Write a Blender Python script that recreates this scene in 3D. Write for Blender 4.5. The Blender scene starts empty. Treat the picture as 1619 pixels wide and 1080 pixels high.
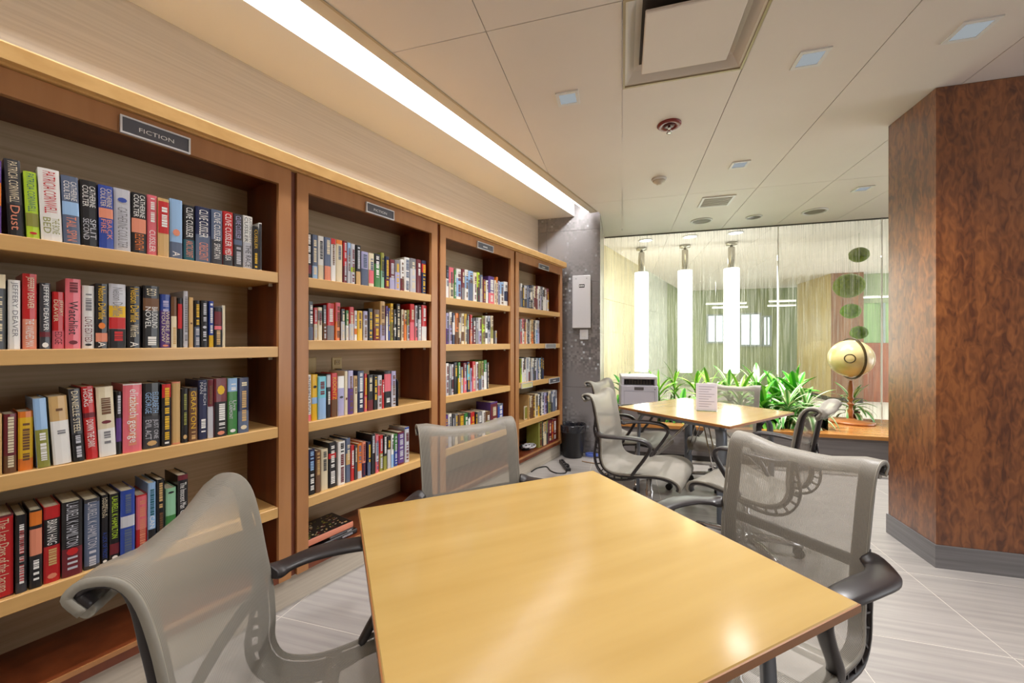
import bpy, math, random
from mathutils import Vector, Matrix

# ------------------------------------------------------------------ camera, world, exposure
SC = bpy.context.scene
COL = SC.collection
PI = math.pi
R = math.radians
YAW = R(15.7)                 # the ceiling grid is turned 15.7 degrees against the camera
EYE = 1.27
F = 620.0                     # focal length in pixels of a 1619 x 1080 frame
cd = bpy.data.cameras.new('camera')
cd.sensor_width = 36.0
cd.lens = F / 1619 * 36.0
cd.clip_start = 0.02
cam = bpy.data.objects.new('camera', cd)
COL.objects.link(cam)
cam.location = (0, 0, EYE)
cam.rotation_euler = (PI / 2, 0, YAW)
SC.camera = cam

W = bpy.data.worlds.new('world'); SC.world = W
W.use_nodes = True
bg = W.node_tree.nodes['Background']
bg.inputs[0].default_value = (0.95, 0.975, 1.0, 1)
bg.inputs[1].default_value = 1.9

SC.view_settings.view_transform = 'Standard'
SC.view_settings.look = 'None'
SC.view_settings.gamma = 1
SC.view_settings.use_curve_mapping = False
SC.view_settings.exposure = 1.12
try:
    SC.cycles.use_denoising = True
    SC.cycles.max_bounces = 10
    SC.cycles.transparent_max_bounces = 24
    SC.cycles.sample_clamp_indirect = 6
    SC.cycles.caustics_reflective = False
    SC.cycles.caustics_refractive = False
except Exception:
    pass

# ------------------------------------------------------------------ geometry of the place
CY, SY = math.cos(YAW), math.sin(YAW)
CEIL = 2.70
def g(X, Y):                  # metres right of / ahead of the camera -> grid of the room
    return (CY * X - SY * Y, SY * X + CY * Y)
def ray(u):
    c = (u - 809.5) / F
    return (CY * c - SY, SY * c + CY)
BANG = R(72.8)                # the run of bookcases
DX, DY = math.cos(BANG), math.sin(BANG)
NX, NY = -DY, DX
OB = g(-1.012, 1.927)
def bc(l, t):                 # bookcase run: l along it, t into the wall
    return (OB[0] + l * DX + t * NX, OB[1] + l * DY + t * NY)
def bc_hit(u, t):             # -> l, distance
    rx, ry = ray(u)
    ex, ey = OB[0] + t * NX, OB[1] + t * NY
    det = DX * (-ry) - (-rx) * DY
    l = ((-ex) * (-ry) - (-rx) * (-ey)) / det
    k = (DX * (-ey) - DY * (-ex)) / det
    return l, k
def zat(v, k):
    return EYE - (v - 540) / F * k
def at_z(u, v, z):            # where the place meets the level z
    k = (EYE - z) * F / (v - 540)
    rx, ry = ray(u)
    return (rx * k, ry * k)
def at_a(u, a):
    rx, ry = ray(u)
    return rx * a / ry, a / ry

# ------------------------------------------------------------------ materials
MATS = {}
def newmat(name):
    m = bpy.data.materials.new(name); m.use_nodes = True
    nt = m.node_tree
    b = nt.nodes['Principled BSDF']
    return m, nt, b
def lin(c):
    return tuple((x / 255 / 12.92) if x / 255 <= 0.04045 else ((x / 255 + 0.055) / 1.055) ** 2.4 for x in c) + (1,)
def plain(name, rgb, rough=0.5, metal=0.0, spec=0.5, coat=0.0):
    if name in MATS: return MATS[name]
    m, nt, b = newmat(name)
    b.inputs['Base Color'].default_value = lin(rgb)
    b.inputs['Roughness'].default_value = rough
    b.inputs['Metallic'].default_value = metal
    b.inputs['Specular IOR Level'].default_value = spec
    b.inputs['Coat Weight'].default_value = coat
    MATS[name] = m
    return m
def glow(name, rgb, strength):
    if name in MATS: return MATS[name]
    m = bpy.data.materials.new(name); m.use_nodes = True
    nt = m.node_tree; nt.nodes.clear()
    o = nt.nodes.new('ShaderNodeOutputMaterial'); e = nt.nodes.new('ShaderNodeEmission')
    e.inputs[0].default_value = lin(rgb); e.inputs[1].default_value = strength
    nt.links.new(e.outputs[0], o.inputs[0]); MATS[name] = m
    return m
def grain(name, c0, c1, scale, rough=0.4, noise=3.0, coat=0.0, bump=0.0, contrast=(0.3, 0.7), detail=6, spec=0.5):
    """wood, stone or paper with streaks: noise stretched by scale (object coordinates)"""
    if name in MATS: return MATS[name]
    m, nt, b = newmat(name)
    N = nt.nodes
    tc = N.new('ShaderNodeTexCoord'); mp = N.new('ShaderNodeMapping')
    mp.inputs['Scale'].default_value = scale
    nz = N.new('ShaderNodeTexNoise'); nz.inputs['Scale'].default_value = noise
    nz.inputs['Detail'].default_value = detail
    cr = N.new('ShaderNodeValToRGB')
    cr.color_ramp.elements[0].position = contrast[0]; cr.color_ramp.elements[1].position = contrast[1]
    cr.color_ramp.elements[0].color = lin(c0); cr.color_ramp.elements[1].color = lin(c1)
    L = nt.links.new
    L(tc.outputs['Object'], mp.inputs['Vector']); L(mp.outputs[0], nz.inputs['Vector'])
    L(nz.outputs['Fac'], cr.inputs[0]); L(cr.outputs[0], b.inputs['Base Color'])
    b.inputs['Roughness'].default_value = rough
    b.inputs['Coat Weight'].default_value = coat
    b.inputs['Coat Roughness'].default_value = 0.12
    b.inputs['Specular IOR Level'].default_value = spec
    if bump:
        bp = N.new('ShaderNodeBump'); bp.inputs['Strength'].default_value = bump; bp.inputs['Distance'].default_value = 0.002
        L(nz.outputs['Fac'], bp.inputs['Height']); L(bp.outputs[0], b.inputs['Normal'])
    MATS[name] = m
    return m

def figured(name):
    """red-shaded side veneer with a quilted figure running across the upright grain"""
    m, nt, b = newmat(name)
    N = nt.nodes; L = nt.links.new
    tc = N.new('ShaderNodeTexCoord'); mp = N.new('ShaderNodeMapping')
    mp.inputs['Scale'].default_value = (9, 9, 3.4)
    mp.inputs['Rotation'].default_value = (0.35, 0.35, 0)
    n1 = N.new('ShaderNodeTexNoise'); n1.inputs['Scale'].default_value = 3.6; n1.inputs['Detail'].default_value = 1.5; n1.inputs['Distortion'].default_value = 1.2
    mp2 = N.new('ShaderNodeMapping'); mp2.inputs['Scale'].default_value = (7, 7, 0.35)
    n2 = N.new('ShaderNodeTexNoise'); n2.inputs['Scale'].default_value = 2.0; n2.inputs['Detail'].default_value = 4
    mx = N.new('ShaderNodeMix'); mx.data_type = 'FLOAT'; mx.inputs[0].default_value = 0.4
    cr = N.new('ShaderNodeValToRGB')
    cr.color_ramp.elements[0].position = 0.36; cr.color_ramp.elements[0].color = lin((88, 44, 20))
    cr.color_ramp.elements[1].position = 0.64; cr.color_ramp.elements[1].color = lin((150, 90, 46))
    L(tc.outputs['Object'], mp.inputs[0]); L(mp.outputs[0], n1.inputs[0])
    L(tc.outputs['Object'], mp2.inputs[0]); L(mp2.outputs[0], n2.inputs[0])
    L(n1.outputs[0], mx.inputs[2]); L(n2.outputs[0], mx.inputs[3])
    L(mx.outputs[0], cr.inputs[0]); L(cr.outputs[0], b.inputs['Base Color'])
    bp = N.new('ShaderNodeBump'); bp.inputs['Strength'].default_value = 0.10; bp.inputs['Distance'].default_value = 0.004
    L(n1.outputs[0], bp.inputs['Height']); L(bp.outputs[0], b.inputs['Normal'])
    b.inputs['Roughness'].default_value = 0.36
    b.inputs['Coat Weight'].default_value = 1.0; b.inputs['Coat Roughness'].default_value = 0.26
    MATS[name] = m
    return m

def mosaic_mat(name):
    """dark stone with small square chips, some pale and shiny"""
    m, nt, b = newmat(name)
    N = nt.nodes; L = nt.links.new
    tc = N.new('ShaderNodeTexCoord')
    mp = N.new('ShaderNodeMapping'); mp.inputs['Scale'].default_value = (44, 44, 44)
    sn = N.new('ShaderNodeVectorMath'); sn.operation = 'FLOOR'
    wn = N.new('ShaderNodeTexWhiteNoise'); wn.noise_dimensions = '3D'
    cr = N.new('ShaderNodeValToRGB'); e = cr.color_ramp.elements
    e[0].position = 0.0; e[0].color = lin((104, 100, 100))
    e[1].position = 1.0; e[1].color = lin((215, 220, 225))
    for p, c in ((0.45, (122, 117, 117)), (0.85, (144, 139, 138)), (0.965, (138, 134, 132)), (0.975, (186, 192, 198))):
        x = e.new(p); x.color = lin(c)
    nz = N.new('ShaderNodeTexNoise'); nz.inputs['Scale'].default_value = 1.6; nz.inputs['Detail'].default_value = 2
    cr2 = N.new('ShaderNodeValToRGB')
    cr2.color_ramp.elements[0].position = 0.42; cr2.color_ramp.elements[1].position = 0.62
    mx = N.new('ShaderNodeMix'); mx.data_type = 'RGBA'
    mx.inputs[6].default_value = lin((128, 123, 123))
    L(tc.outputs['Object'], mp.inputs[0]); L(mp.outputs[0], sn.inputs[0]); L(sn.outputs[0], wn.inputs['Vector'])
    L(wn.outputs['Value'], cr.inputs[0])
    L(tc.outputs['Object'], nz.inputs['Vector']); L(nz.outputs['Fac'], cr2.inputs[0])
    L(cr2.outputs[0], mx.inputs[0]); L(cr.outputs[0], mx.inputs[7]); L(mx.outputs[2], b.inputs['Base Color'])
    b.inputs['Roughness'].default_value = 0.32
    MATS[name] = m
    return m

def streak_glass(name):
    """clear pane with water-like upright streaks etched on it"""
    m = bpy.data.materials.new(name); m.use_nodes = True
    nt = m.node_tree; nt.nodes.clear(); N = nt.nodes; L = nt.links.new
    out = N.new('ShaderNodeOutputMaterial')
    tr = N.new('ShaderNodeBsdfTransparent'); tr.inputs[0].default_value = (0.95, 0.97, 0.93, 1)
    gl = N.new('ShaderNodeBsdfGlossy'); gl.inputs['Roughness'].default_value = 0.02
    df = N.new('ShaderNodeBsdfTranslucent'); df.inputs[0].default_value = lin((232, 234, 222))
    d2 = N.new('ShaderNodeBsdfDiffuse'); d2.inputs[0].default_value = lin((226, 228, 214))
    ad = N.new('ShaderNodeMixShader'); ad.inputs[0].default_value = 0.5
    fr = N.new('ShaderNodeFresnel'); fr.inputs[0].default_value = 1.45
    m1 = N.new('ShaderNodeMixShader'); m2 = N.new('ShaderNodeMixShader')
    tc = N.new('ShaderNodeTexCoord')
    mp = N.new('ShaderNodeMapping'); mp.inputs['Scale'].default_value = (120, 1, 1.6)
    nz = N.new('ShaderNodeTexNoise'); nz.inputs['Scale'].default_value = 1.0; nz.inputs['Detail'].default_value = 3; nz.inputs['Distortion'].default_value = 0.5
    cr = N.new('ShaderNodeValToRGB')
    cr.color_ramp.elements[0].position = 0.47; cr.color_ramp.elements[0].color = (0.0, 0.0, 0.0, 1)
    cr.color_ramp.elements[1].position = 0.66; cr.color_ramp.elements[1].color = (0.22, 0.22, 0.22, 1)
    L(tc.outputs['Object'], mp.inputs[0]); L(mp.outputs[0], nz.inputs[0]); L(nz.outputs[0], cr.inputs[0])
    L(fr.outputs[0], m1.inputs[0]); L(tr.outputs[0], m1.inputs[1]); L(gl.outputs[0], m1.inputs[2])
    L(df.outputs[0], ad.inputs[1]); L(d2.outputs[0], ad.inputs[2])
    L(cr.outputs[0], m2.inputs[0]); L(m1.outputs[0], m2.inputs[1]); L(ad.outputs[0], m2.inputs[2])
    L(m2.outputs[0], out.inputs[0])
    MATS[name] = m
    return m
def clear_glass(name, tint=(0.9, 0.96, 0.92, 1), strength=1.4):
    m = bpy.data.materials.new(name); m.use_nodes = True
    nt = m.node_tree; nt.nodes.clear(); N = nt.nodes; L = nt.links.new
    out = N.new('ShaderNodeOutputMaterial')
    tr = N.new('ShaderNodeBsdfTransparent'); tr.inputs[0].default_value = tint
    gl = N.new('ShaderNodeBsdfGlossy'); gl.inputs['Roughness'].default_value = 0.03
    fr = N.new('ShaderNodeFresnel'); fr.inputs[0].default_value = strength
    mx = N.new('ShaderNodeMixShader')
    L(fr.outputs[0], mx.inputs[0]); L(tr.outputs[0], mx.inputs[1]); L(gl.outputs[0], mx.inputs[2]); L(mx.outputs[0], out.inputs[0])
    MATS[name] = m
    return m
def mesh_fabric(name, rgb, open_):
    """woven chair net: fine upright ribs, see-through between them"""
    m, nt, b = newmat(name)
    N = nt.nodes; L = nt.links.new
    out = N['Material Output']
    tr = N.new('ShaderNodeBsdfTransparent')
    mx = N.new('ShaderNodeMixShader')
    tc = N.new('ShaderNodeTexCoord')
    wv = N.new('ShaderNodeTexWave'); wv.wave_type = 'BANDS'; wv.bands_direction = 'X'
    wv.inputs['Scale'].default_value = 95; wv.inputs['Distortion'].default_value = 0.25; wv.inputs['Detail'].default_value = 1
    mr = N.new('ShaderNodeMapRange')
    mr.inputs[3].default_value = open_ - 0.16; mr.inputs[4].default_value = open_ + 0.16
    L(tc.outputs['Object'], wv.inputs[0]); L(wv.outputs['Fac'], mr.inputs[0])
    L(mr.outputs[0], mx.inputs[0]); L(b.outputs[0], mx.inputs[1]); L(tr.outputs[0], mx.inputs[2])
    L(mx.outputs[0], out.inputs[0])
    b.inputs['Base Color'].default_value = lin(rgb); b.inputs['Roughness'].default_value = 0.45
    MATS[name] = m
    return m
def leaf_mat(name, mid, edge, split):
    m, nt, b = newmat(name)
    N = nt.nodes; L = nt.links.new
    tc = N.new('ShaderNodeTexCoord'); sp = N.new('ShaderNodeSeparateXYZ')
    ab = N.new('ShaderNodeMath'); ab.operation = 'ABSOLUTE'
    nz = N.new('ShaderNodeTexNoise'); nz.inputs['Scale'].default_value = 30
    ma = N.new('ShaderNodeMath'); ma.operation = 'MULTIPLY_ADD'; ma.inputs[1].default_value = 0.012; ma.inputs[2].default_value = -0.006
    sm = N.new('ShaderNodeMath'); sm.operation = 'ADD'
    cr = N.new('ShaderNodeValToRGB')
    mr = N.new('ShaderNodeMapRange'); mr.inputs[1].default_value = 0; mr.inputs[2].default_value = 0.03
    cr.color_ramp.elements[0].position = split - 0.08; cr.color_ramp.elements[0].color = lin(mid)
    cr.color_ramp.elements[1].position = split + 0.08; cr.color_ramp.elements[1].color = lin(edge)
    L(tc.outputs['Object'], sp.inputs[0]); L(sp.outputs[0], ab.inputs[0])
    L(nz.outputs[0], ma.inputs[0]); L(ab.outputs[0], sm.inputs[0]); L(ma.outputs[0], sm.inputs[1])
    L(sm.outputs[0], mr.inputs[0]); L(mr.outputs[0], cr.inputs[0]); L(cr.outputs[0], b.inputs['Base Color'])
    b.inputs['Roughness'].default_value = 0.35
    b.inputs['Subsurface Weight'].default_value = 0.0
    MATS[name] = m
    return m

# ------------------------------------------------------------------ mesh building
class MB:
    def __init__(s): s.v = []; s.f = []; s.sm = []; s.mi = []
    def add(s, vs, fs, smooth=False, mi=0):
        o = len(s.v); s.v += [tuple(v) for v in vs]
        for f in fs: s.f.append([o + i for i in f]); s.sm.append(smooth); s.mi.append(mi)
        return s
    def box(s, x0, x1, y0, y1, z0, z1, mi=0):
        return s.add([(x0, y0, z0), (x1, y0, z0), (x1, y1, z0), (x0, y1, z0), (x0, y0, z1), (x1, y0, z1), (x1, y1, z1), (x0, y1, z1)],
                     [(3, 2, 1, 0), (4, 5, 6, 7), (0, 1, 5, 4), (1, 2, 6, 5), (2, 3, 7, 6), (3, 0, 4, 7)], False, mi)
    def cbox(s, x0, x1, y0, y1, z0, z1, c):        # box with chamfered edges
        vs = []
        for dz, ins in ((z0, 1), (z0 + c, 0), (z1 - c, 0), (z1, 1)):
            k = c if ins else 0
            vs += [(x0 + c, y0 + k, dz), (x1 - c, y0 + k, dz), (x1 - k, y0 + c, dz), (x1 - k, y1 - c, dz),
                   (x1 - c, y1 - k, dz), (x0 + c, y1 - k, dz), (x0 + k, y1 - c, dz), (x0 + k, y0 + c, dz)]
        fs = [tuple(range(7, -1, -1)), tuple(range(24, 32))]
        for r in range(3):
            for i in range(8):
                j = (i + 1) % 8
                fs.append((r * 8 + i, r * 8 + j, r * 8 + 8 + j, r * 8 + 8 + i))
        return s.add(vs, fs)
    def prism(s, poly, z0, z1, smooth=False):
        n = len(poly)
        vs = [(x, y, z0) for x, y in poly] + [(x, y, z1) for x, y in poly]
        fs = [tuple(range(n - 1, -1, -1)), tuple(range(n, 2 * n))]
        o = len(s.v); s.v += vs
        for f in fs: s.f.append([o + i for i in f]); s.sm.append(False); s.mi.append(0)
        for i in range(n):
            s.f.append([o + i, o + (i + 1) % n, o + n + (i + 1) % n, o + n + i]); s.sm.append(smooth); s.mi.append(0)
        return s
    def rings(s, rs, closed=True, caps=True, smooth=True):
        n = len(rs[0]); vs = [p for r in rs for p in r]; fs = []
        for i in range(len(rs) - 1):
            for j in range(n if closed else n - 1):
                k = (j + 1) % n
                fs.append((i * n + j, i * n + k, (i + 1) * n + k, (i + 1) * n + j))
        s.add(vs, fs, smooth)
        if caps and closed:
            o = len(s.v) - len(vs)
            for f in (list(range(n - 1, -1, -1)), [(len(rs) - 1) * n + i for i in range(n)]):
                s.f.append([o + i for i in f]); s.sm.append(False); s.mi.append(0)
        return s
    def tube(s, path, r, n=8, up=(0, 0, 1)):
        path = [Vector(p) for p in path]; rs = []
        rr = r if isinstance(r, (list, tuple)) else [r] * len(path)
        prev = None
        for i, p in enumerate(path):
            t = (path[min(i + 1, len(path) - 1)] - path[max(i - 1, 0)]).normalized()
            a = prev - t * prev.dot(t) if prev is not None else Vector(up) - t * t.dot(Vector(up))
            if a.length < 1e-4: a = t.orthogonal()
            a.normalize(); prev = a
            b = t.cross(a)
            rs.append([p + (a * math.cos(2 * PI * k / n) + b * math.sin(2 * PI * k / n)) * rr[i] for k in range(n)])
        return s.rings(rs)
    def sweep(s, path, sec, side):
        """section (list of (across, out)) along path; side = fixed across axis, out = across x tangent"""
        path = [Vector(p) for p in path]; rs = []; sd = Vector(side).normalized()
        for i, p in enumerate(path):
            t = (path[min(i + 1, len(path) - 1)] - path[max(i - 1, 0)]).normalized()
            ac = (sd - t * sd.dot(t)).normalized(); o = ac.cross(t)
            sc = sec(i / (len(path) - 1)) if callable(sec) else sec
            rs.append([p + ac * a + o * b for a, b in sc])
        return s.rings(rs)
    def lathe(s, prof, n=24, c=(0, 0), smooth=True, caps=True):
        rs = [[(c[0] + r * math.cos(2 * PI * k / n), c[1] + r * math.sin(2 * PI * k / n), z) for k in range(n)] for r, z in prof]
        return s.rings(rs, True, caps, smooth)
    def ball(s, c, r, nu=16, nv=10, sx=1, sy=1, sz=1):
        rs = []
        for i in range(nv + 1):
            th = PI * max(0.02, min(nv - 0.02, i)) / nv
            rs.append([(c[0] + sx * r * math.sin(th) * math.cos(2 * PI * k / nu), c[1] + sy * r * math.sin(th) * math.sin(2 * PI * k / nu), c[2] - sz * r * math.cos(th)) for k in range(nu)])
        return s.rings(rs)
    def bar(s, p, q, w, h, up=(0, 0, 1)):
        p, q = Vector(p), Vector(q); t = (q - p).normalized()
        a = t.cross(Vector(up)); a = a.normalized() if a.length > 1e-4 else t.orthogonal().normalized()
        b = a.cross(t)
        rs = [[e + a * (sx * w / 2) + b * (sz * h / 2) for sx, sz in ((-1, -1), (1, -1), (1, 1), (-1, 1))] for e in (p, q)]
        return s.rings(rs, smooth=False)
    def grid(s, rows, smooth=True):
        n = len(rows[0]); vs = [p for r in rows for p in r]
        return s.add(vs, [(i * n + j, i * n + j + 1, (i + 1) * n + j + 1, (i + 1) * n + j) for i in range(len(rows) - 1) for j in range(n - 1)], smooth)
    def mesh(s, name, mat):
        me = bpy.data.meshes.new(name)
        me.from_pydata(s.v, [], s.f)
        me.polygons.foreach_set('use_smooth', s.sm)
        ms = mat if isinstance(mat, (list, tuple)) else [mat]
        for m in ms: me.materials.append(m)
        if len(ms) > 1: me.polygons.foreach_set('material_index', s.mi)
        me.update()
        return me
    def build(s, name, mat, parent=None, loc=None, rz=0):
        return link(name, s.mesh(name, mat), parent, loc, rz)

def link(name, data, parent=None, loc=None, rz=0):
    o = bpy.data.objects.new(name, data); COL.objects.link(o)
    if parent is not None: o.parent = parent
    if loc is not None: o.location = loc
    if rz: o.rotation_euler = (0, 0, rz)
    return o
def tag(o, label=None, cat=None, group=None, kind=None):
    for k, v in (('label', label), ('category', cat), ('group', group), ('kind', kind)):
        if v: o[k] = v
    return o
def thing(name, label, cat, loc=(0, 0, 0), rz=0, group=None):
    return tag(link(name, None, None, loc, rz), label, cat, group)
def dup(root, loc, rz, label, group=None):
    def cp(o, parent):
        c = o.copy(); COL.objects.link(c); c.parent = parent
        for ch in kids[o]: cp(ch, c)
        return c
    kids = {}
    def walk(o):
        kids[o] = list(o.children)
        for ch in kids[o]: walk(ch)
    walk(root)
    r = cp(root, None); r.location = loc; r.rotation_euler = (0, 0, rz); r['label'] = label
    if group: r['group'] = group
    return r
def structure(o): o['kind'] = 'structure'; return o
def spline(pts, n):
    pts = [Vector(p) for p in pts]; out = []
    m = len(pts) - 1
    for i in range(n + 1):
        x = i / n * m; k = min(int(x), m - 1); t = x - k
        p0 = pts[max(k - 1, 0)]; p1 = pts[k]; p2 = pts[k + 1]; p3 = pts[min(k + 2, m)]
        out.append(0.5 * ((2 * p1) + (p2 - p0) * t + (2 * p0 - 5 * p1 + 4 * p2 - p3) * t * t + (3 * p1 - p0 - 3 * p2 + p3) * t ** 3))
    return out
def clip(poly, px, py, nx, ny):      # keep the side where (p - (px,py)) . n >= 0
    out = []
    for i in range(len(poly)):
        a, b = poly[i], poly[(i + 1) % len(poly)]
        da = (a[0] - px) * nx + (a[1] - py) * ny; db = (b[0] - px) * nx + (b[1] - py) * ny
        if da >= 0: out.append(a)
        if (da > 0) != (db > 0) and abs(da - db) > 1e-12:
            t = da / (da - db); out.append((a[0] + (b[0] - a[0]) * t, a[1] + (b[1] - a[1]) * t))
    return out
def area(poly):
    return abs(sum(poly[i][0] * poly[(i + 1) % len(poly)][1] - poly[(i + 1) % len(poly)][0] * poly[i][1] for i in range(len(poly)))) / 2 if len(poly) > 2 else 0
TEXTS = {}
def text_mesh(s):                    # flat lettering, normalised: width w for height 1 -> (mesh data, width)
    if s not in TEXTS:
        c = bpy.data.curves.new('lettering', 'FONT'); c.body = s; c.size = 1; c.resolution_u = 2
        o = bpy.data.objects.new('lettering', c); COL.objects.link(o)
        bpy.context.view_layer.update()
        me = bpy.data.meshes.new_from_object(o.evaluated_get(bpy.context.evaluated_depsgraph_get()))
        vs = [tuple(v.co) for v in me.vertices]; fs = [tuple(p.vertices) for p in me.polygons]
        bpy.data.objects.remove(o); bpy.data.curves.remove(c); bpy.data.meshes.remove(me)
        x0 = min(v[0] for v in vs); x1 = max(v[0] for v in vs); y0 = min(v[1] for v in vs); y1 = max(v[1] for v in vs)
        k = 1 / (y1 - y0)
        TEXTS[s] = ([((v[0] - x0) * k, (v[1] - y0) * k) for v in vs], fs, (x1 - x0) * k)
    return TEXTS[s]
def put_text(mb, s, x0, x1, y0, y1, fn):
    """fit the lettering into the rectangle and map each point with fn(x, y)"""
    vs, fs, w = text_mesh(s)
    mb.add([fn(x0 + (x1 - x0) * vx / w, y0 + (y1 - y0) * vy) for vx, vy in vs], fs)

# ------------------------------------------------------------------ materials of the room
M_CEIL = grain('ceiling panel paint', (220, 212, 206), (226, 218, 212), (1, 1, 1), 0.6, 1.5)
M_DARK = plain('shadow gap', (60, 54, 48), 0.8)
M_WHITE = plain('white paint', (222, 221, 220), 0.5)
M_METAL = plain('brushed aluminium', (190, 190, 192), 0.32, 0.9)
M_TRIM = plain('pale ceiling trim', (205, 196, 182), 0.45)
M_TILE = grain('grey floor tile', (150, 145, 142), (172, 166, 161), (1.2, 30, 1), 0.34, 1.3, spec=0.4)
M_GROUT = plain('pale grout', (214, 208, 198), 0.8)
M_PAPER = grain('beige grasscloth paper', (186, 174, 158), (200, 189, 173), (0.7, 1, 60), 0.75, 1.6)
M_BACK = grain('bookcase back paper', (180, 156, 122), (200, 176, 142), (0.7, 1, 60), 0.7, 1.6)
M_SHELF = grain('golden maple shelf', (204, 158, 94), (220, 176, 112), (1.0, 8, 14), 0.38, 1.6, coat=0.15)
M_CHERRY = grain('cherry case wood', (96, 42, 18), (126, 62, 30), (9, 9, 0.9), 0.36, 1.5, coat=0.2)
M_FRAME = grain('bookcase frame wood', (164, 110, 64), (182, 128, 80), (9, 9, 0.9), 0.36, 1.5, coat=0.2)
M_FIG = figured('figured veneer')
M_BASE = grain('brushed grey base', (112, 110, 112), (136, 134, 136), (1, 1, 40), 0.35, 1.2)
M_MOS = mosaic_mat('mosaic stone')
M_BLACK = plain('black plastic', (22, 21, 22), 0.35)

# ------------------------------------------------------------------ ceiling
cl = structure(link('ceiling', MB().box(-4.2, 6.5, -3.4, 13.0, 2.96, 3.0).mesh('ceiling', M_CEIL)))
def slab(name, poly, z0, z1, mat, parent):
    if area(poly) < 0.004: return None
    return MB().prism(poly, z0, z1).build(name, mat, parent)
GB = [-3.63, -3.025, -2.42, -1.815, -1.21, -0.605, 0.0, 0.605, 1.21, 1.815, 2.42, 3.025, 3.63, 4.235, 4.84, 5.445]
GA = [-3.13, -0.71, 1.71, 4.13, 5.53, 6.55, 8.97, 11.39, 12.8]
gp = 0.0022
for j in range(len(GA) - 1):
    for i in range(len(GB) - 1):
        a0, a1 = GA[j], GA[j + 1]
        b0, b1 = GB[i], GB[i + 1]
        if abs(b0) < 0.01 and abs(a0 - 1.71) < 0.01: a0 = 2.30     # the cassette unit sits here
        q = [(b0 + gp, a0 + gp), (b1 - gp, a0 + gp), (b1 - gp, a1 - gp), (b0 + gp, a1 - gp)]
        if abs(a1 - 5.53) < 0.01: q = [(x, y + (2 * gp if y > 5 else -2 * gp if abs(y - 4.13) > 0.1 else 0)) for x, y in q]
        t = -0.345 if a1 < 5.6 else 0.10
        p = bc(0, t); q = clip(q, p[0], p[1], -NX, -NY)
        slab('ceiling_panel', q, CEIL, CEIL + 0.02, M_CEIL, cl)
# border strip and trim beside the light slot, and the wedge behind the pillar line
def run(l0, l1, t0, t1): return [bc(l0, t0), bc(l1, t0), bc(l1, t1), bc(l0, t1)]
LP = 3.06                                    # where the run meets the tiled pillar
slab('ceiling_border', run(-3.6, LP + 0.02, -0.339, -0.255), CEIL, CEIL + 0.012, M_TRIM, cl)
slab('ceiling_trim', run(-3.6, LP, -0.345, -0.333), CEIL - 0.006, CEIL + 0.02, plain('ceiling trim line', (176, 162, 138), 0.5), cl)
p0 = bc(0, -0.345)
wedge = clip([(-0.237, 4.40), (0.3, 4.40), (0.3, 5.53), (-0.237, 5.53)], p0[0], p0[1], NX, NY)
slab('ceiling_border', wedge, CEIL, CEIL + 0.02, M_CEIL, cl)
# soffit over the bookcases with its fascia: the near side of the light slot
sf = structure(link('trim_1', MB().prism(run(-3.6, LP + 0.12, 0.345, -0.062)[::-1], CEIL - 0.002, 2.96).mesh('soffit', M_WHITE)))
# light slot: lamp housing and diffuser
M_LED = glow('light strip', (250, 250, 252), 26.0)
lt = thing('slot_light', 'long bright light strip in the ceiling slot above the bookcases', 'light', (*bc(0, 0), 0), BANG)
MB().box(-3.5, LP - 0.03, -0.250, -0.190, CEIL + 0.15, CEIL + 0.19).build('housing', M_WHITE, lt)
MB().box(-3.48, LP - 0.04, -0.245, -0.195, CEIL + 0.143, CEIL + 0.1499).build('diffuser', M_LED, lt)
MB().box(-3.5, LP - 0.04, -0.2545, -0.240, CEIL - 0.001, CEIL + 0.008).build('lens_strip', glow('lens strip', (255, 252, 246), 5.0), lt)

# ceiling fittings
def on_ceiling(u, v): return at_z(u, v, CEIL)
M_PANE = glow('downlight lens', (206, 214, 218), 0.24)
def downlight(u, v, label, s=0.13, power=36):
    x, y = on_ceiling(u, v)
    t = thing('square_downlight', label, 'downlight', (x, y, CEIL - 0.0), 0, 'square downlights in the ceiling')
    m = MB(); w = 0.018; h = s / 2
    for bx in ((-h, h, -h, -h + w), (-h, h, h - w, h), (-h, -h + w, -h + w, h - w), (h - w, h, -h + w, h - w)):
        m.box(bx[0], bx[1], bx[2], bx[3], -0.007, 0)
    m.build('frame', M_WHITE, t)
    MB().box(-h + w, h - w, -h + w, h - w, -0.003, -0.001).build('lens', M_PANE, t)
    ld = bpy.data.lights.new('downlight lamp', 'SPOT'); ld.energy = power; ld.spot_size = R(130); ld.spot_blend = 0.8
    ld.color = (1.0, 0.98, 0.965); ld.shadow_soft_size = 0.09
    lo = link('lamp', ld, t, (0, 0, -0.02))
DOWN = 24
downlight(898, 155, 'small square downlight between the light slot and the ceiling air unit')
downlight(1281, 92, 'square downlight beside the big air unit, towards the wood column', 0.135, 150)
downlight(1535, 47, 'square downlight nearest the upper right corner, above the wood column', 0.14, 3)
downlight(1169, 260, 'square downlight in front of the rectangular air grille', 0.13, 16)
downlight(1364, 298, 'square downlight close to the wood column and the glass wall', 0.13)

for bx_, by_, lab in ((-0.3, 0.5, 'added square downlight, unseen behind the camera near the bookcases'), (0.6, -0.9, 'added square downlight, unseen and farthest behind the camera')):  # added out of view for more light from above
    k_ = [o for o in COL.objects if o.name.startswith('square_downlight') and o.type == 'EMPTY'][0]
    dup(k_, (bx_, by_, CEIL), 0, lab)

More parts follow.
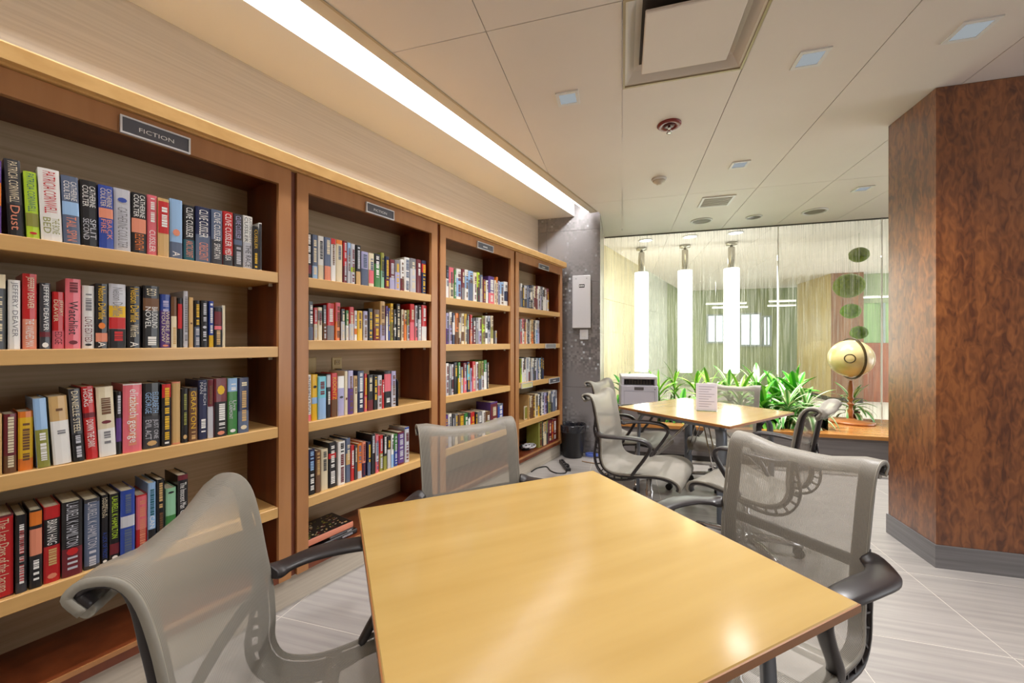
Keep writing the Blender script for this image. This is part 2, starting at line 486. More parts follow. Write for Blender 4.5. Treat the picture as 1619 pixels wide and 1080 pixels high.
x, y = on_ceiling(1132, 318)
t = thing('air_grille', 'rectangular white-framed air grille in the ceiling near the glass wall', 'vent', (x, y, CEIL))
m = MB(); hx, hy, w = 0.15, 0.15, 0.022
for bx in ((-hx, hx, -hy, -hy + w), (-hx, hx, hy - w, hy), (-hx, -hx + w, -hy + w, hy - w), (hx - w, hx, -hy + w, hy - w)):
    m.box(bx[0], bx[1], bx[2], bx[3], -0.010, 0)
m.build('frame', M_WHITE, t)
MB().box(-hx + w, hx - w, -hy + w, hy - w, -0.002, 0).build('backing', plain('grille backing', (120, 112, 100), 0.6), t)
for k in range(8):
    yy = -hy + w + (k + 0.5) * (2 * hy - 2 * w) / 8
    MB().box(-hx + w, hx - w, yy - 0.006, yy + 0.006, -0.008, -0.004).build('slat', M_TRIM, t)

def ring_vent(u, v, r, label, inner, cat='vent', name='round_vent', power=0):
    x, y = on_ceiling(u, v)
    t = thing(name, label, cat, (x, y, CEIL))
    MB().lathe([(r, 0), (r, -0.006), (r * 0.93, -0.012), (r * 0.84, -0.012), (r * 0.8, -0.004), (r * 0.8, 0)], 28).build('rim', M_WHITE, t)
    MB().lathe([(r * 0.8, -0.001), (r * 0.78, -0.003), (0.004, -0.003)], 28).build('disc', inner, t)
    if power:  # at the two vents this lamp is added to brighten the plants
        ld = bpy.data.lights.new('spot lamp', 'SPOT'); ld.energy = power; ld.spot_size = R(95); ld.spot_blend = 0.9; ld.shadow_soft_size = 0.05; ld.color = (1.0, 0.98, 0.92)
        link('lamp', ld, t, (0, 0, -0.03))
    return t
ring_vent(1109, 349, 0.12, 'round ceiling vent left of the other two by the glass wall', plain('vent dark', (122, 116, 104), 0.6), power=60)  # the vent's lamp is an added light for the planter
ring_vent(1192, 343, 0.085, 'small dark round ceiling spotlight between two round vents', plain('spot dark', (96, 92, 86), 0.4), 'spotlight', 'round_spotlight', 90)
ring_vent(1288, 334, 0.12, 'round ceiling vent nearest the wood column by the glass wall', plain('vent dark', (122, 116, 104), 0.6), power=60)  # here too the lamp is added, to light the planter

x, y = on_ceiling(1058, 197)
t = thing('sprinkler', 'red ringed fire sprinkler hanging from the ceiling', 'sprinkler', (x, y, CEIL))
M_RED = plain('red enamel', (120, 30, 24), 0.35)
MB().lathe([(0.075, 0), (0.075, -0.006), (0.066, -0.014), (0.046, -0.012), (0.040, -0.004), (0.012, -0.003)], 28).build('escutcheon', M_RED, t)
MB().lathe([(0.034, -0.003), (0.032, -0.012), (0.014, -0.013)], 20).build('collar', plain('red inner', (84, 26, 22), 0.4), t)
m = MB().lathe([(0.008, -0.012), (0.010, -0.028), (0.006, -0.03)], 10)
for s in (-1, 1): m.tube([(s * 0.007, 0, -0.026), (s * 0.012, 0, -0.038), (0, 0, -0.052)], 0.003, 6)
m.build('nozzle', plain('chrome', (210, 210, 210), 0.15, 1.0), t)
MB().lathe([(0.018, -0.053), (0.018, -0.056), (0.003, -0.057)], 14).build('deflector', plain('chrome', (210, 210, 210), 0.15, 1.0), t)

x, y = on_ceiling(1042, 283)
t = thing('smoke_detector', 'small white domed smoke detector on the ceiling', 'detector', (x, y, CEIL))
MB().lathe([(0.062, 0), (0.062, -0.010), (0.056, -0.018)], 24).build('base', M_WHITE, t)
MB().lathe([(0.054, -0.018), (0.046, -0.030), (0.024, -0.040), (0.022, -0.050), (0.004, -0.052)], 24).build('dome', M_TRIM, t)

# cassette air conditioner
t = thing('air_cassette', 'large square ceiling air unit with a flat white centre panel', 'air conditioner', (0.3025, 2.0, CEIL))
m = MB(); o_, i_ = 0.298, 0.232
# sloping louvre throats around the middle
for k in range(4):
    c, s = math.cos(k * PI / 2), math.sin(k * PI / 2)
    rot = lambda px, py: (c * px - s * py, s * px + c * py)
    prof = [(-o_, 0.0), (-o_ + 0.02, 0.002), (-i_ - 0.012, 0.045), (-i_ + 0.02, 0.06)]
    rows = []
    for yy, zz in prof:
        w = -yy
        rows.append([(*rot(-w, yy), zz), (*rot(w, yy), zz)])
    m.grid(rows, False)
m.build('housing', plain('unit plastic', (216, 208, 198), 0.4), t)
for k in range(4):
    c, s = math.cos(k * PI / 2), math.sin(k * PI / 2)
    w = 0.012
    pts = [(-0.3, -0.3), (0.3, -0.3), (0.3 - w, -0.3 + w), (-0.3 + w, -0.3 + w)]
    MB().prism([(c * px - s * py, s * px + c * py) for px, py in pts], -0.008, 0.004).build('frame', plain('brass grey frame', (168, 152, 124), 0.35, 0.3), t)
MB().cbox(-0.205, 0.205, -0.205, 0.205, -0.006, 0.012, 0.004).build('centre_panel', M_CEIL, t)
MB().box(-i_ - 0.02, i_ + 0.02, -i_ - 0.02, i_ + 0.02, 0.058, 0.07).build('throat', plain('throat', (70, 62, 58), 0.6), t)

# ------------------------------------------------------------------ floor
fl = structure(link('floor', MB().box(-4.2, 6.5, -3.4, 13.0, -0.08, -0.0007).mesh('floor', M_GROUT)))
FA = [2.663 + 0.605 * k for k in range(-6, 4)]
FBX = [1.51 + 0.605 * k for k in range(-6, 6)]
p0 = bc(0, 0.055)
for i in range(len(FBX) - 1):
    for j in range(len(FA) - 1):
        b0, b1, a0, a1 = FBX[i], FBX[i + 1], FA[j], FA[j + 1]
        gq = 0.002
        q = clip([(b0 + gq, a0 + gq), (b1 - gq, a0 + gq), (b1 - gq, a1 - gq), (b0 + gq, a1 - gq)], p0[0], p0[1], -NX, -NY)
        slab('floor_tile', q, -0.006, 0.0, M_TILE, fl)

# ------------------------------------------------------------------ wall behind the bookcases
wl = structure(link('wall_left', MB().prism(run(-3.6, 3.35, 0.345, 0.47)[::-1], 0, 2.96).mesh('wall_left', M_PAPER)))
structure(link('wall_right_light_block', MB().box(6.3, 6.4, -3.4, 0.5, 0, 2.955).mesh('wall_right_light_block', M_PAPER)))  # unseen wall, added and sized to shape the light from the right
structure(link('wall_back_light_block', MB().box(-4.2, 6.5, -3.5, -3.4, 0, 2.955).mesh('wall_back_light_block', M_PAPER)))  # unseen wall, added to keep world light off the column front
# tiled pillar at the end of the run
pil = structure(link('wall_pillar', MB().box(-1.30, -0.243, 4.52, 5.5, 0, 2.955).mesh('wall_pillar', M_GROUT)))
zs = [0.0, 0.14, 0.75, 1.36, 1.95, 2.54, 2.955]
for k in range(len(zs) - 1):
    for b0, b1 in ((-0.843, -0.238), (-1.30, -0.843)):
        MB().box(b0 + 0.0015, b1 - 0.0015, 4.508, 4.53, zs[k] + 0.0015, zs[k + 1] - 0.0015).build('tile', M_MOS, pil)
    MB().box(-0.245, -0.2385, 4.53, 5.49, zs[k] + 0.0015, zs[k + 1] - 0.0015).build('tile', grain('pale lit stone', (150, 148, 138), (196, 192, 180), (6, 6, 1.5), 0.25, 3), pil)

# ------------------------------------------------------------------ bookcases
UNITS = [(-1.05, -0.058), (-0.058, 0.9335), (0.9335, 1.911), (1.911, 2.908)]
WHICH = ['leftmost bookcase', 'second bookcase from left', 'third bookcase from left', 'bookcase by the pillar']
SHELF = [[1.590, 1.246, 0.872, 0.500], [1.587, 1.276, 0.869, 0.496], [1.583, 1.250, 0.880, 0.504], [1.588, 1.248, 0.885, 0.515]]
ZB = 0.194
DEP = 0.31
for ui, (l0, l1) in enumerate(UNITS):
    w = l1 - l0
    t = thing('bookcase', ['tall cherry bookcase at the left edge, nearest the camera', 'tall cherry bookcase behind the mesh chair, second from the left',
                           'tall cherry bookcase third from the left', 'tall cherry bookcase next to the tiled pillar and bin'][ui], 'bookcase',
              (*bc(l0, 0), 0), BANG, 'bookcases along the left wall')
    e = 0.014; st = 0.056
    z0, z1 = 0.145, 2.084
    for s, (x0, x1) in enumerate(((e, e + st), (w - e - st, w - e))):
        MB().box(x0, x1, 0, 0.022, z0, z1).build('stile', M_FRAME, t)
        xs = (e + st - 0.022, e + st) if s == 0 else (w - e - st, w - e - st + 0.022)
        MB().box(xs[0], xs[1], 0.022, DEP, z0, z1 - 0.003).build('side_panel', M_CHERRY, t)
    MB().box(e + st, w - e - st, 0, 0.022, 2.004, z1).build('top_rail', M_FRAME, t)
    MB().box(e + st, w - e - st, 0.022, DEP, 2.03, 2.05).build('top_panel', M_CHERRY, t)
    MB().box(e + st - 0.022, w - e - st + 0.022, DEP, DEP + 0.012, z0, z1 - 0.003).build('back_panel', M_BACK, t)
    for z in SHELF[ui]:
        MB().cbox(e + st + 0.001, w - e - st - 0.001, 0.003, DEP - 0.001, z - 0.048, z, 0.002).build('shelf', M_SHELF, t)
        for yy in (0.06, DEP - 0.05):
            for xx in (e + st + 0.009, w - e - st - 0.009):
                MB().cbox(xx - 0.008, xx + 0.008, yy - 0.006, yy + 0.006, z - 0.062, z - 0.0485, 0.002).build('shelf_pin', plain('clear pin', (205, 200, 190), 0.2), t)
    MB().box(e + st, w - e - st, 0.002, DEP, ZB - 0.048, ZB).build('bottom_shelf', M_CHERRY, t)
    MB().box(e + st, w - e - st, -0.001, 0.004, ZB - 0.016, ZB + 0.001).build('edge_band', M_FRAME, t)
    MB().box(-0.001 if ui else 0, 0.013, 0.014, DEP, z0, z1).build('filler_strip', M_CHERRY, t)
    MB().box(w - 0.013, w, 0.014, DEP, z0, z1).build('filler_strip', M_CHERRY, t)
t = structure(link('baseboard_left', MB().prism(run(-1.05, 2.90, 0.03, 0.33)[::-1], 0, 0.144).mesh('baseboard_left', M_PAPER)))
t = structure(link('trim_2', None)); bpy.data.objects.remove(t)
cm = MB(); prof = [(-0.035, 2.094), (-0.035, 2.142), (-0.031, 2.148), (0.343, 2.148), (0.343, 2.086), (-0.012, 2.086), (-0.012, 2.094)]
cm.rings([[(*bc(l, a), z) for a, z in prof] for l in (-1.06, 2.93)], smooth=False)
structure(cm.build('trim_2', M_SHELF))

# name plates
M_PLATE = plain('slate sign', (92, 92, 100), 0.45)
M_INK = plain('white lettering', (245, 245, 245), 0.5)
M_SILVER = plain('silver sign frame', (226, 226, 230), 0.3, 0.5)
def plate(u0, u1, vt, vb, text, label, mat=M_PLATE, t_=-0.004):
    l0, k0 = bc_hit(u0, t_); l1, k1 = bc_hit(u1, t_)
    zt, zb = zat(vt, k0), zat(vb, k0)
    w, h = l1 - l0, zt - zb
    t = thing('sign_plate', label, 'sign', (*bc(l0, t_), zb), BANG, 'small name plates on the bookcases')
    MB().box(0.004, w - 0.004, -0.004, 0.0035, 0.004, h - 0.004).build('panel', mat, t)
    m = MB(); f = 0.0055
    for b in ((0, w, 0, f), (0, w, h - f, h), (0, f, f, h - f), (w - f, w, f, h - f)): m.box(b[0], b[1], -0.009, 0.0035, b[2], b[3])
    m.build('frame', M_SILVER, t)
    if text == '~':
        m = MB()
        for k in range(7): m.box(w * (0.36 + 0.04 * k), w * (0.385 + 0.04 * k), -0.0046, -0.0042, h * 0.38, h * 0.56)
        m.build('lettering', M_INK, t)
    elif text:
        m = MB(); hh = h * 0.24
        tw = min(text_mesh(text)[2] * hh * 1.25, w * 0.6)
        put_text(m, text, w / 2 - tw / 2, w / 2 + tw / 2, h * 0.36, h * 0.36 + hh, lambda a, b: (a, -0.0046, b))
        m.build('lettering', M_INK, t)
plate(189, 300, 181, 209, 'FICTION', 'silver framed FICTION sign on the leftmost bookcase')
plate(578, 622, 319, 335, 'FICTION', 'silver framed sign on the top rail of the second bookcase')
plate(754, 779, 381, 392, '~', 'silver framed sign on the top rail of the third bookcase')
plate(851, 867, 416, 424, '~', 'silver framed sign on the top rail of the bookcase by the pillar')
plate(862, 878, 543.5, 551, '', 'blank grey label holder on the second shelf edge by the pillar', plain('grey label', (150, 150, 154), 0.4))
plate(868, 884, 599, 607, '~', 'dark label holder at the right end of a low shelf by the pillar')
plate(824, 841, 606.5, 615, '', 'pale yellow label holder at the left end of a low shelf by the pillar', plain('yellow label', (222, 214, 150), 0.5))

# socket plates seen between the shelves of the second bookcase
M_IVORY = plain('ivory plastic', (206, 178, 112), 0.4)
for (u0, u1, v0, v1, kind, lab) in ((484.5, 499.5, 566, 588, 0, 'blank ivory wall plate at the left behind the books'), (524.5, 540, 565.5, 588, 1, 'ivory power socket with plug above the books in the second bookcase')):
    l0, k0 = bc_hit(u0, DEP - 0.002); l1, k1 = bc_hit(u1, DEP - 0.002)
    zt = zat(v0, k0); w = l1 - l0; h = 0.115
    t = thing('wall_socket', lab, 'socket', (*bc(l0, DEP - 0.0005), zt - h), BANG)
    MB().cbox(0, w, -0.006, 0, 0, h, 0.002).build('plate', M_IVORY, t)
    if kind:
        for zc in (0.085, 0.035):
            MB().cbox(w / 2 - 0.017, w / 2 + 0.017, -0.009, -0.006, zc - 0.014, zc + 0.014, 0.003).build('outlet', plain('ivory insert', (190, 160, 96), 0.4), t)
            for dx in (-0.006, 0.006): MB().box(w / 2 + dx - 0.0012, w / 2 + dx + 0.0012, -0.0095, -0.0088, zc - 0.004, zc + 0.006).build('slot', M_BLACK, t)
        m = MB().cbox(w / 2 - 0.016, w / 2 + 0.016, -0.040, -0.0095, 0.016, 0.046, 0.006)
        m.tube([(w / 2, -0.035, 0.02), (w / 2, -0.05, 0.0), (w / 2, -0.045, -0.08), (w / 2 + 0.02, -0.02, -0.15)], 0.004, 6)
        m.build('plug', M_BLACK, t)

# ------------------------------------------------------------------ books
PAL = {'black': (26, 24, 27), 'charcoal': (58, 57, 62), 'grey': (128, 126, 130), 'silver': (196, 196, 204), 'white': (236, 234, 230),
       'cream': (226, 212, 180), 'tan': (206, 168, 110), 'brown': (108, 72, 44), 'maroon': (110, 32, 42), 'red': (196, 34, 36),
       'pink': (226, 108, 120), 'salmon': (224, 140, 110), 'orange': (228, 124, 40), 'yellow': (228, 182, 34), 'lime': (186, 220, 50),
       'green': (60, 126, 60), 'mint': (146, 196, 160), 'olive': (142, 142, 62), 'teal': (40, 96, 110), 'aqua': (120, 198, 216),
       'sky': (150, 186, 226), 'blue': (46, 72, 160), 'navy': (28, 36, 76), 'lilac': (176, 172, 210), 'purple': (92, 58, 130), 'slate': (92, 104, 130)}
SEE = {'silver': 'silver grey', 'charcoal': 'dark grey', 'mint': 'pale green', 'lime': 'lime green', 'sky': 'light blue', 'aqua': 'aqua blue', 'slate': 'grey blue', 'salmon': 'salmon pink', 'olive': 'olive green'}
ORD = ['first', 'second', 'third', 'fourth', 'fifth', 'sixth', 'seventh', 'eighth', 'ninth', 'tenth', 'eleventh', 'twelfth', 'thirteenth', 'fourteenth', 'fifteenth', 'sixteenth',
       'seventeenth', 'eighteenth', 'nineteenth', 'twentieth', 'twenty-first', 'twenty-second', 'twenty-third', 'twenty-fourth', 'twenty-fifth', 'twenty-sixth', 'twenty-seventh', 'twenty-eighth', 'twenty-ninth', 'thirtieth', 'thirty-first', 'thirty-second']
M_PAGES = grain('book pages', (214, 202, 170), (232, 224, 198), (60, 1, 1), 0.8, 2)
def cov(c): return plain('book ' + c, PAL[c], 0.32, coat=0.25)
def ink(c): return plain('print ' + c, PAL[c], 0.45)
rnd = random.Random(7)
def cover_mesh(w, d, h):
    c = 0.0022; r = min(0.004, w * 0.22)
    # outer outline of the bound cover seen from above: rounded spine at y=0, two boards to y=d
    out = [(0, d), (0, r), (w * 0.14, r * 0.28), (w * 0.5, 0), (w * 0.86, r * 0.28), (w, r), (w, d)]
    inn = [(w - c, d), (w - c, r + c), (w * 0.5, c * 1.6), (c, r + c), (c, d)]
    m = MB(); no, ni = len(out), len(inn)
    vs = [(x, y, z) for z in (0, h) for x, y in out] + [(x, y, z) for z in (0, h) for x, y in inn]
    fs = []
    for i in range(no - 1): fs.append((i, i + 1, no + i + 1, no + i))
    b = 2 * no
    for i in range(ni - 1): fs.append((b + i, b + i + 1, b + ni + i + 1, b + ni + i))
    m.add(vs, fs, False)
    # rims at top and bottom
    for o, ii, flip in ((no, b + ni, 0), (0, b, 1)):
        quads = [(0, 1, 3, 4), (1, 2, 3), (2, 3, 2, 3), (3, 4, 2), (4, 5, 1, 2), (5, 6, 0, 1)]
        polys = [(o + 0, o + 1, ii + 3, ii + 4), (o + 1, o + 2, ii + 3), (o + 2, o + 3, ii + 2, ii + 3), (o + 3, o + 4, ii + 1, ii + 2), (o + 4, o + 5, ii + 1), (o + 5, o + 6, ii + 0, ii + 1)]
        for p in polys: m.f.append(list(p if flip else p[::-1])); m.sm.append(False); m.mi.append(0)
    for o, ii in ((0, 4), (6, 0)):
        m.f.append([o, no + o, b + ni + ii, b + ii]); m.sm.append(False); m.mi.append(0)
    return m
def spine_text(m, s, w, za, zb, y=-0.0012, side=0.82):
    """lettering reading downwards between heights za (top) and zb; '/' makes two lines side by side"""
    ls = s.split('/'); n = len(ls)
    for i, q in enumerate(ls):
        lw = w * side / n
        x0 = w * (1 - side) / 2 + (n - 1 - i) * lw
        hgt = lw * (0.86 if n > 1 else 0.72)
        nat = text_mesh(q)[2] * hgt
        ln = min(za - zb, nat * 1.5)
        hgt2 = min(hgt, hgt * 1.0)
        xc = x0 + lw / 2
        put_text(m, q, 0, ln, xc - hgt2 / 2, xc + hgt2 / 2, lambda a, b: (b, y, za - a))
def bars(m, w, za, zb, r, y=-0.0011):
    z = za; x0, x1 = w * (0.25 + 0.1 * r.random()), w * (0.7 + 0.12 * r.random())
    while z > zb + 0.004:
        s = 0.003 + r.random() * 0.006
        m.add([(x0, y, z - s), (x1, y, z - s), (x1, y, z), (x0, y, z)], [(0, 1, 2, 3)])
        z -= s + 0.002 + (0.008 if r.random() < 0.14 else 0)
NB = [0]
def book(loc, w, h, spec, label, group, d=None, lean=0.0, detail=True, r=rnd):
    """spec: 'cover[,band:colour@z0-z1]...;ink=text@z0-z1...' in parts of the height, from the top"""
    d = d or (0.11 if h < 0.19 else 0.15) * (0.95 + 0.1 * r.random())
    d = min(d, DEP - 0.06)
    c = spec.split(';'); head = c[0].split(',')
    t = thing('book', label, 'book', loc, BANG, group)
    if lean: t.rotation_euler = (0, R(lean), BANG)
    cover_mesh(w, d, h).build('cover', cov(head[0]), t)
    MB().box(0.0024, w - 0.0024, 0.0065, d - 0.003, 0.003, h - 0.004).build('pages', M_PAGES, t)
    for bd in head[1:]:
        col, rg = bd.split('@'); a, b = [float(q) for q in rg.split('-')]
        ed = min(0.004, w * 0.22)
        xs = [(0.0003, ed - 0.0004), (w * 0.14, ed * 0.28 - 0.0005), (w * 0.5, -0.0006), (w * 0.86, ed * 0.28 - 0.0005), (w - 0.0003, ed - 0.0004)]
        MB().grid([[(x, y, h * (1 - b) + 0.0004) for x, y in xs], [(x, y, h * (1 - a) - 0.0004) for x, y in xs]], False).build('cover_band', ink(col), t)
    if detail:
        for tx in c[1:]:
            col, q = tx.split('=', 1); s, rg = q.rsplit('@', 1); a, b = [float(z) for z in rg.split('-')]
            m = MB()
            if s == '~': bars(m, w, h * (1 - a), h * (1 - b), r)
            else: spine_text(m, s, w, h * (1 - a), h * (1 - b))
            if m.v: m.build('title', ink(col), t)
    NB[0] += 1
    return t
def look(spec):
    h = spec.split(';')[0].split(',')
    a = SEE.get(h[0], h[0])
    if len(h) > 1:
        b = h[1].split('@')[0]
        if b != h[0]: return a + ' and ' + SEE.get(b, b)
    return a
ROWN = ['top shelf', 'second shelf', 'third shelf', 'fourth shelf', 'bottom shelf']
def row(unit, sh, items, org=(0, 0), sc=1.0, t0=0.022, detail=True):
    """items: (left, right, top, spec[, lean]) measured in a picture crop at org with scale sc"""
    z = ZB if sh > 3 else SHELF[unit][sh]
    for i, it in enumerate(items):
        u0, u1, v = org[0] + it[0] / sc, org[0] + it[1] / sc, org[1] + it[2] / sc
        tt = t0 + rnd.random() * 0.010
        l0, k0 = bc_hit(u0, tt); l1, k1 = bc_hit(u1, tt)
        lean = it[4] if len(it) > 4 else 0
        h = (zat(v, k0) - z) / math.cos(R(lean))
        h = max(0.1, min(h, 0.29))
        lab = '%s book, %s from left, %s, %s' % (look(it[3]), ORD[i], ROWN[sh], WHICH[unit])
        x, y = bc(l0 + (0.5 * h * math.sin(R(-lean)) if lean else 0) + 0.0008, tt)
        book((x, y, z + 0.0004), max(0.008, l1 - l0 - 0.0016), h, it[3], lab, 'books in the ' + WHICH[unit], lean=lean, detail=detail)

# --- leftmost bookcase, all measured in the frame of the photograph
row(0, 0, [
    (-16, 3, 250, 'purple,orange@0.3-0.62'),
    (9, 36, 250, 'charcoal,black@0.58-1;cream=PATRICIA CORNWELL@0.03-0.56;salmon=Dust@0.6-0.92', -2.2),
    (39, 61, 270, 'lime,olive@0.62-0.82;teal=PATRICIA CORNWELL@0.03-0.6;red=•@0.9-0.94', -2.2),
    (62, 97, 264, 'white;red=PATRICIA CORNWELL@0.04-0.62;olive=THE BONE/BED@0.68-0.9;black=~@0.965-0.98', -2.0),
    (98, 126, 276, 'slate,sky@0.38-0.58;white=CATHERINE/COULTER@0.08-0.36;salmon=TAIL SPIN@0.6-0.96', -1.6),
    (127, 155, 283, 'black;white=CATHERINE/COULTER@0.08-0.4;silver=SPLIT/SECOND@0.58-0.9', -1.0),
    (156, 180, 291, 'blue,salmon@0.36-0.52;cream=CATHERINE/COULTER@0.05-0.34;salmon=BACK/FIRE@0.54-0.88', -0.8),
    (180, 207, 296, 'silver;blue=•@0.14-0.22;grey=CATHERINE COULTER@0.3-0.95', -0.5),
    (208, 232, 303, 'black,salmon@0.42-0.66;white=CATHERINE/COULTER@0.03-0.4;orange=ELEVENTH@0.68-0.94'),
    (232.5, 249, 307, 'pink;white=~@0.05-0.46;white=CUSSLER@0.58-0.94'),
    (250, 268, 312, 'tan,red@0.05-0.6;white=~@0.15-0.5'),
    (268.5, 289, 313, 'sky,slate@0.72-1;salmon=•@0.5-0.62;white=A@0.88-0.96'),
    (290, 309, 323, 'black,teal@0.62-1;white=CLIVE CUSSLER@0.04-0.58;salmon=ARCTIC DRIFT@0.64-0.94'),
    (309.5, 334, 325, 'navy,slate@0.5-1;white=CLIVE CUSSLER@0.05-0.55;salmon=CRESCENT@0.64-0.96'),
    (334.5, 352, 330, 'slate,charcoal@0.55-1;white=CLIVE CUSSLER@0.05-0.58;white=SPARTAN@0.62-0.9'),
    (352.5, 369, 333, 'red,charcoal@0.8-1;white=CLIVE CUSSLER@0.04-0.64;white=MEDUSA@0.68-0.9'),
    (369.5, 384, 337, 'charcoal,slate@0.48-0.58;lilac=CLIVE CUSSLER@0.04-0.46;silver=~@0.62-0.95'),
    (384.5, 400, 340, 'white,silver@0.5-1;charcoal=JUSTIN SCOTT/CUSSLER@0.03-0.5;charcoal=THE RACE@0.55-0.96'),
    (400.5, 409, 357, 'black;yellow=CUSSLER@0.08-0.52;yellow=~@0.62-0.94'),
    (409.5, 414.5, 352, 'white,charcoal@0.02-0.98'),
], t0=0.014)
row(0, 1, [
    (-18, 10, 432, 'black,cream@0-0.19;cream=~@0.3-0.9'),
    (12, 33, 442, 'white;grey=JEFFERY DEAVER@0.03-0.95'),
    (35, 59, 432, 'red,salmon@0.6-1;cream=JEFFERY DEAVER@0.04-0.46;white=THE VANISHED MAN@0.6-0.97'),
    (62, 81, 447, 'charcoal,maroon@0.74-0.82;white=JEFFERY DEAVER@0.02-0.72;white=•@0.9-0.98'),
    (82, 102.5, 461, 'red,pink@0.68-1;cream=JEFFERY/DEAVER@0.14-0.62;maroon=EDGE@0.7-0.92'),
    (103, 128.5, 440, 'pink;maroon=~@0.05-0.2;black=Watchlist@0.32-0.8;maroon=•@0.88-0.94'),
    (129.5, 150, 451, 'white;grey=~@0.13-0.42;maroon=LOVE EDITED@0.5-0.9;black=•@0.92-0.96'),
    (151, 171, 448, 'black,salmon@0.76-0.9;yellow=Nelson DeMille@0.04-0.55;orange=•@0.6-0.7;white=A@0.9-0.98'),
    (172, 199.5, 448, 'silver,yellow@0.34-0.52,red@0.52-0.7,black@0.7-1;grey=Nelson DeMille@0.06-0.5;red=~@0.74-0.9'),
    (201, 224, 452, 'black;yellow=Nelson DeMille@0.03-0.58;cream=Wild Fire@0.62-0.82;white=A@0.9-0.98'),
    (226, 252.5, 451, 'black,brown@0.2-0.4;cream=ECO@0.05-0.16;white=BAUDOLINO/NOVEL@0.34-0.68;white=~@0.82-0.98'),
    (253, 270, 465, 'blue,purple@0.3-1;lilac=~@0.12-0.3;cream=WHERE ARE/YOU NOW@0.32-0.92;salmon=•@0.94-0.98'),
    (270.5, 280.5, 469, 'brown,cream@0.38-1;tan=~@0.6-0.95'),
    (281, 289, 471, 'black,red@0.12-0.62'),
    (290, 298, 460, 'silver;grey=~@0.1-0.9'),
    (299, 306, 470, 'tan;brown=•@0.5-0.54'),
    (307, 317, 475, 'black,slate@0.56-1;yellow=~@0.08-0.54;silver=~@0.6-0.95'),
    (318, 329, 475, 'black;silver=~@0.06-0.46;silver=•@0.54-0.6;silver=~@0.66-0.88'),
    (330, 338.5, 476, 'blue,yellow@0.74-1;white=~@0.05-0.7'),
    (339, 351.5, 486, 'black,maroon@0.1-0.44,pink@0.46-0.56;tan=~@0.58-0.95'),
    (352, 356.5, 483, 'white,cream@0-1'),
], t0=0.014)
row(0, 2, [
    (-16, 4, 656, 'tan'),
    (5, 27, 656, 'maroon,brown@0.7-1;cream=~@0.05-0.95'),
    (28, 53, 652, 'orange,yellow@0.1-0.8;brown=~@0.2-0.9'),
    (55, 77, 631, 'sky,olive@0.45-1;white=~@0.5-0.9', -2.6),
    (80, 110, 628, 'tan,white@0.36-1;brown=~@0.18-0.24;grey=~@0.5-0.58', -3.0),
    (112, 131, 616, 'charcoal,black@0.62-1;cream=DANIELLE STEEL@0.03-0.6;silver=~@0.64-0.95', -3.0),
    (132, 152, 612, 'red,maroon@0.36-0.43;white=TAMI/HOAG@0.03-0.34;white=DOWN THE DARK@0.46-0.84', -3.0),
    (154, 182, 613, 'cream,white@0.6-1;brown=~@0.16-0.4;maroon=•@0.48-0.53;grey=~@0.64-0.8', -2.2),
    (183, 193, 620, 'black,purple@0.42-0.8;silver=~@0.06-0.38'),
    (194, 225, 608, 'pink,white@0-0.02;white=elizabeth george@0.08-0.86;salmon=~@0.2-0.9'),
    (226, 254, 607, 'black,charcoal@0.5-1;sky=ELIZABETH/GEORGE@0.14-0.46;silver=JUST ONE/EVIL ACT@0.56-0.86;tan=•@0.88-0.96'),
    (256, 271, 608, 'black,red@0-0.22;yellow=~@0.06-0.9;white=~@0.93-0.98'),
    (271.5, 286, 604.5, 'salmon,tan@0.02-0.98'),
    (287, 298, 615, 'black;olive=~@0.1-0.7;tan=•@0.85-0.95'),
    (298.5, 313, 614, 'brown,charcoal@0-0.06;yellow=GRAFTON@0.06-0.76;tan=~@0.82-0.94'),
    (314, 328, 601.5, 'navy;silver=THE RICH/MAN@0.04-0.46;white=~@0.66-0.9'),
    (328.5, 338.5, 601, 'silver,maroon@0-0.46;brown=~@0.1-0.4'),
    (339, 359.5, 599, 'maroon,black@0.4-1;yellow=•@0.12-0.34;white=~@0.44-0.88;salmon=•@0.9-0.97'),
    (360, 376, 598.5, 'green,sky@0-0.24;white=~@0.1-0.22;silver=Live/CLAIRMONT@0.4-0.72;white=•@0.9-0.96'),
    (376.5, 394, 598, 'navy,slate@0.6-1;cream=~@0.08-0.18;tan=~@0.24-0.8;cream=•@0.86-0.94'),
], t0=0.014)
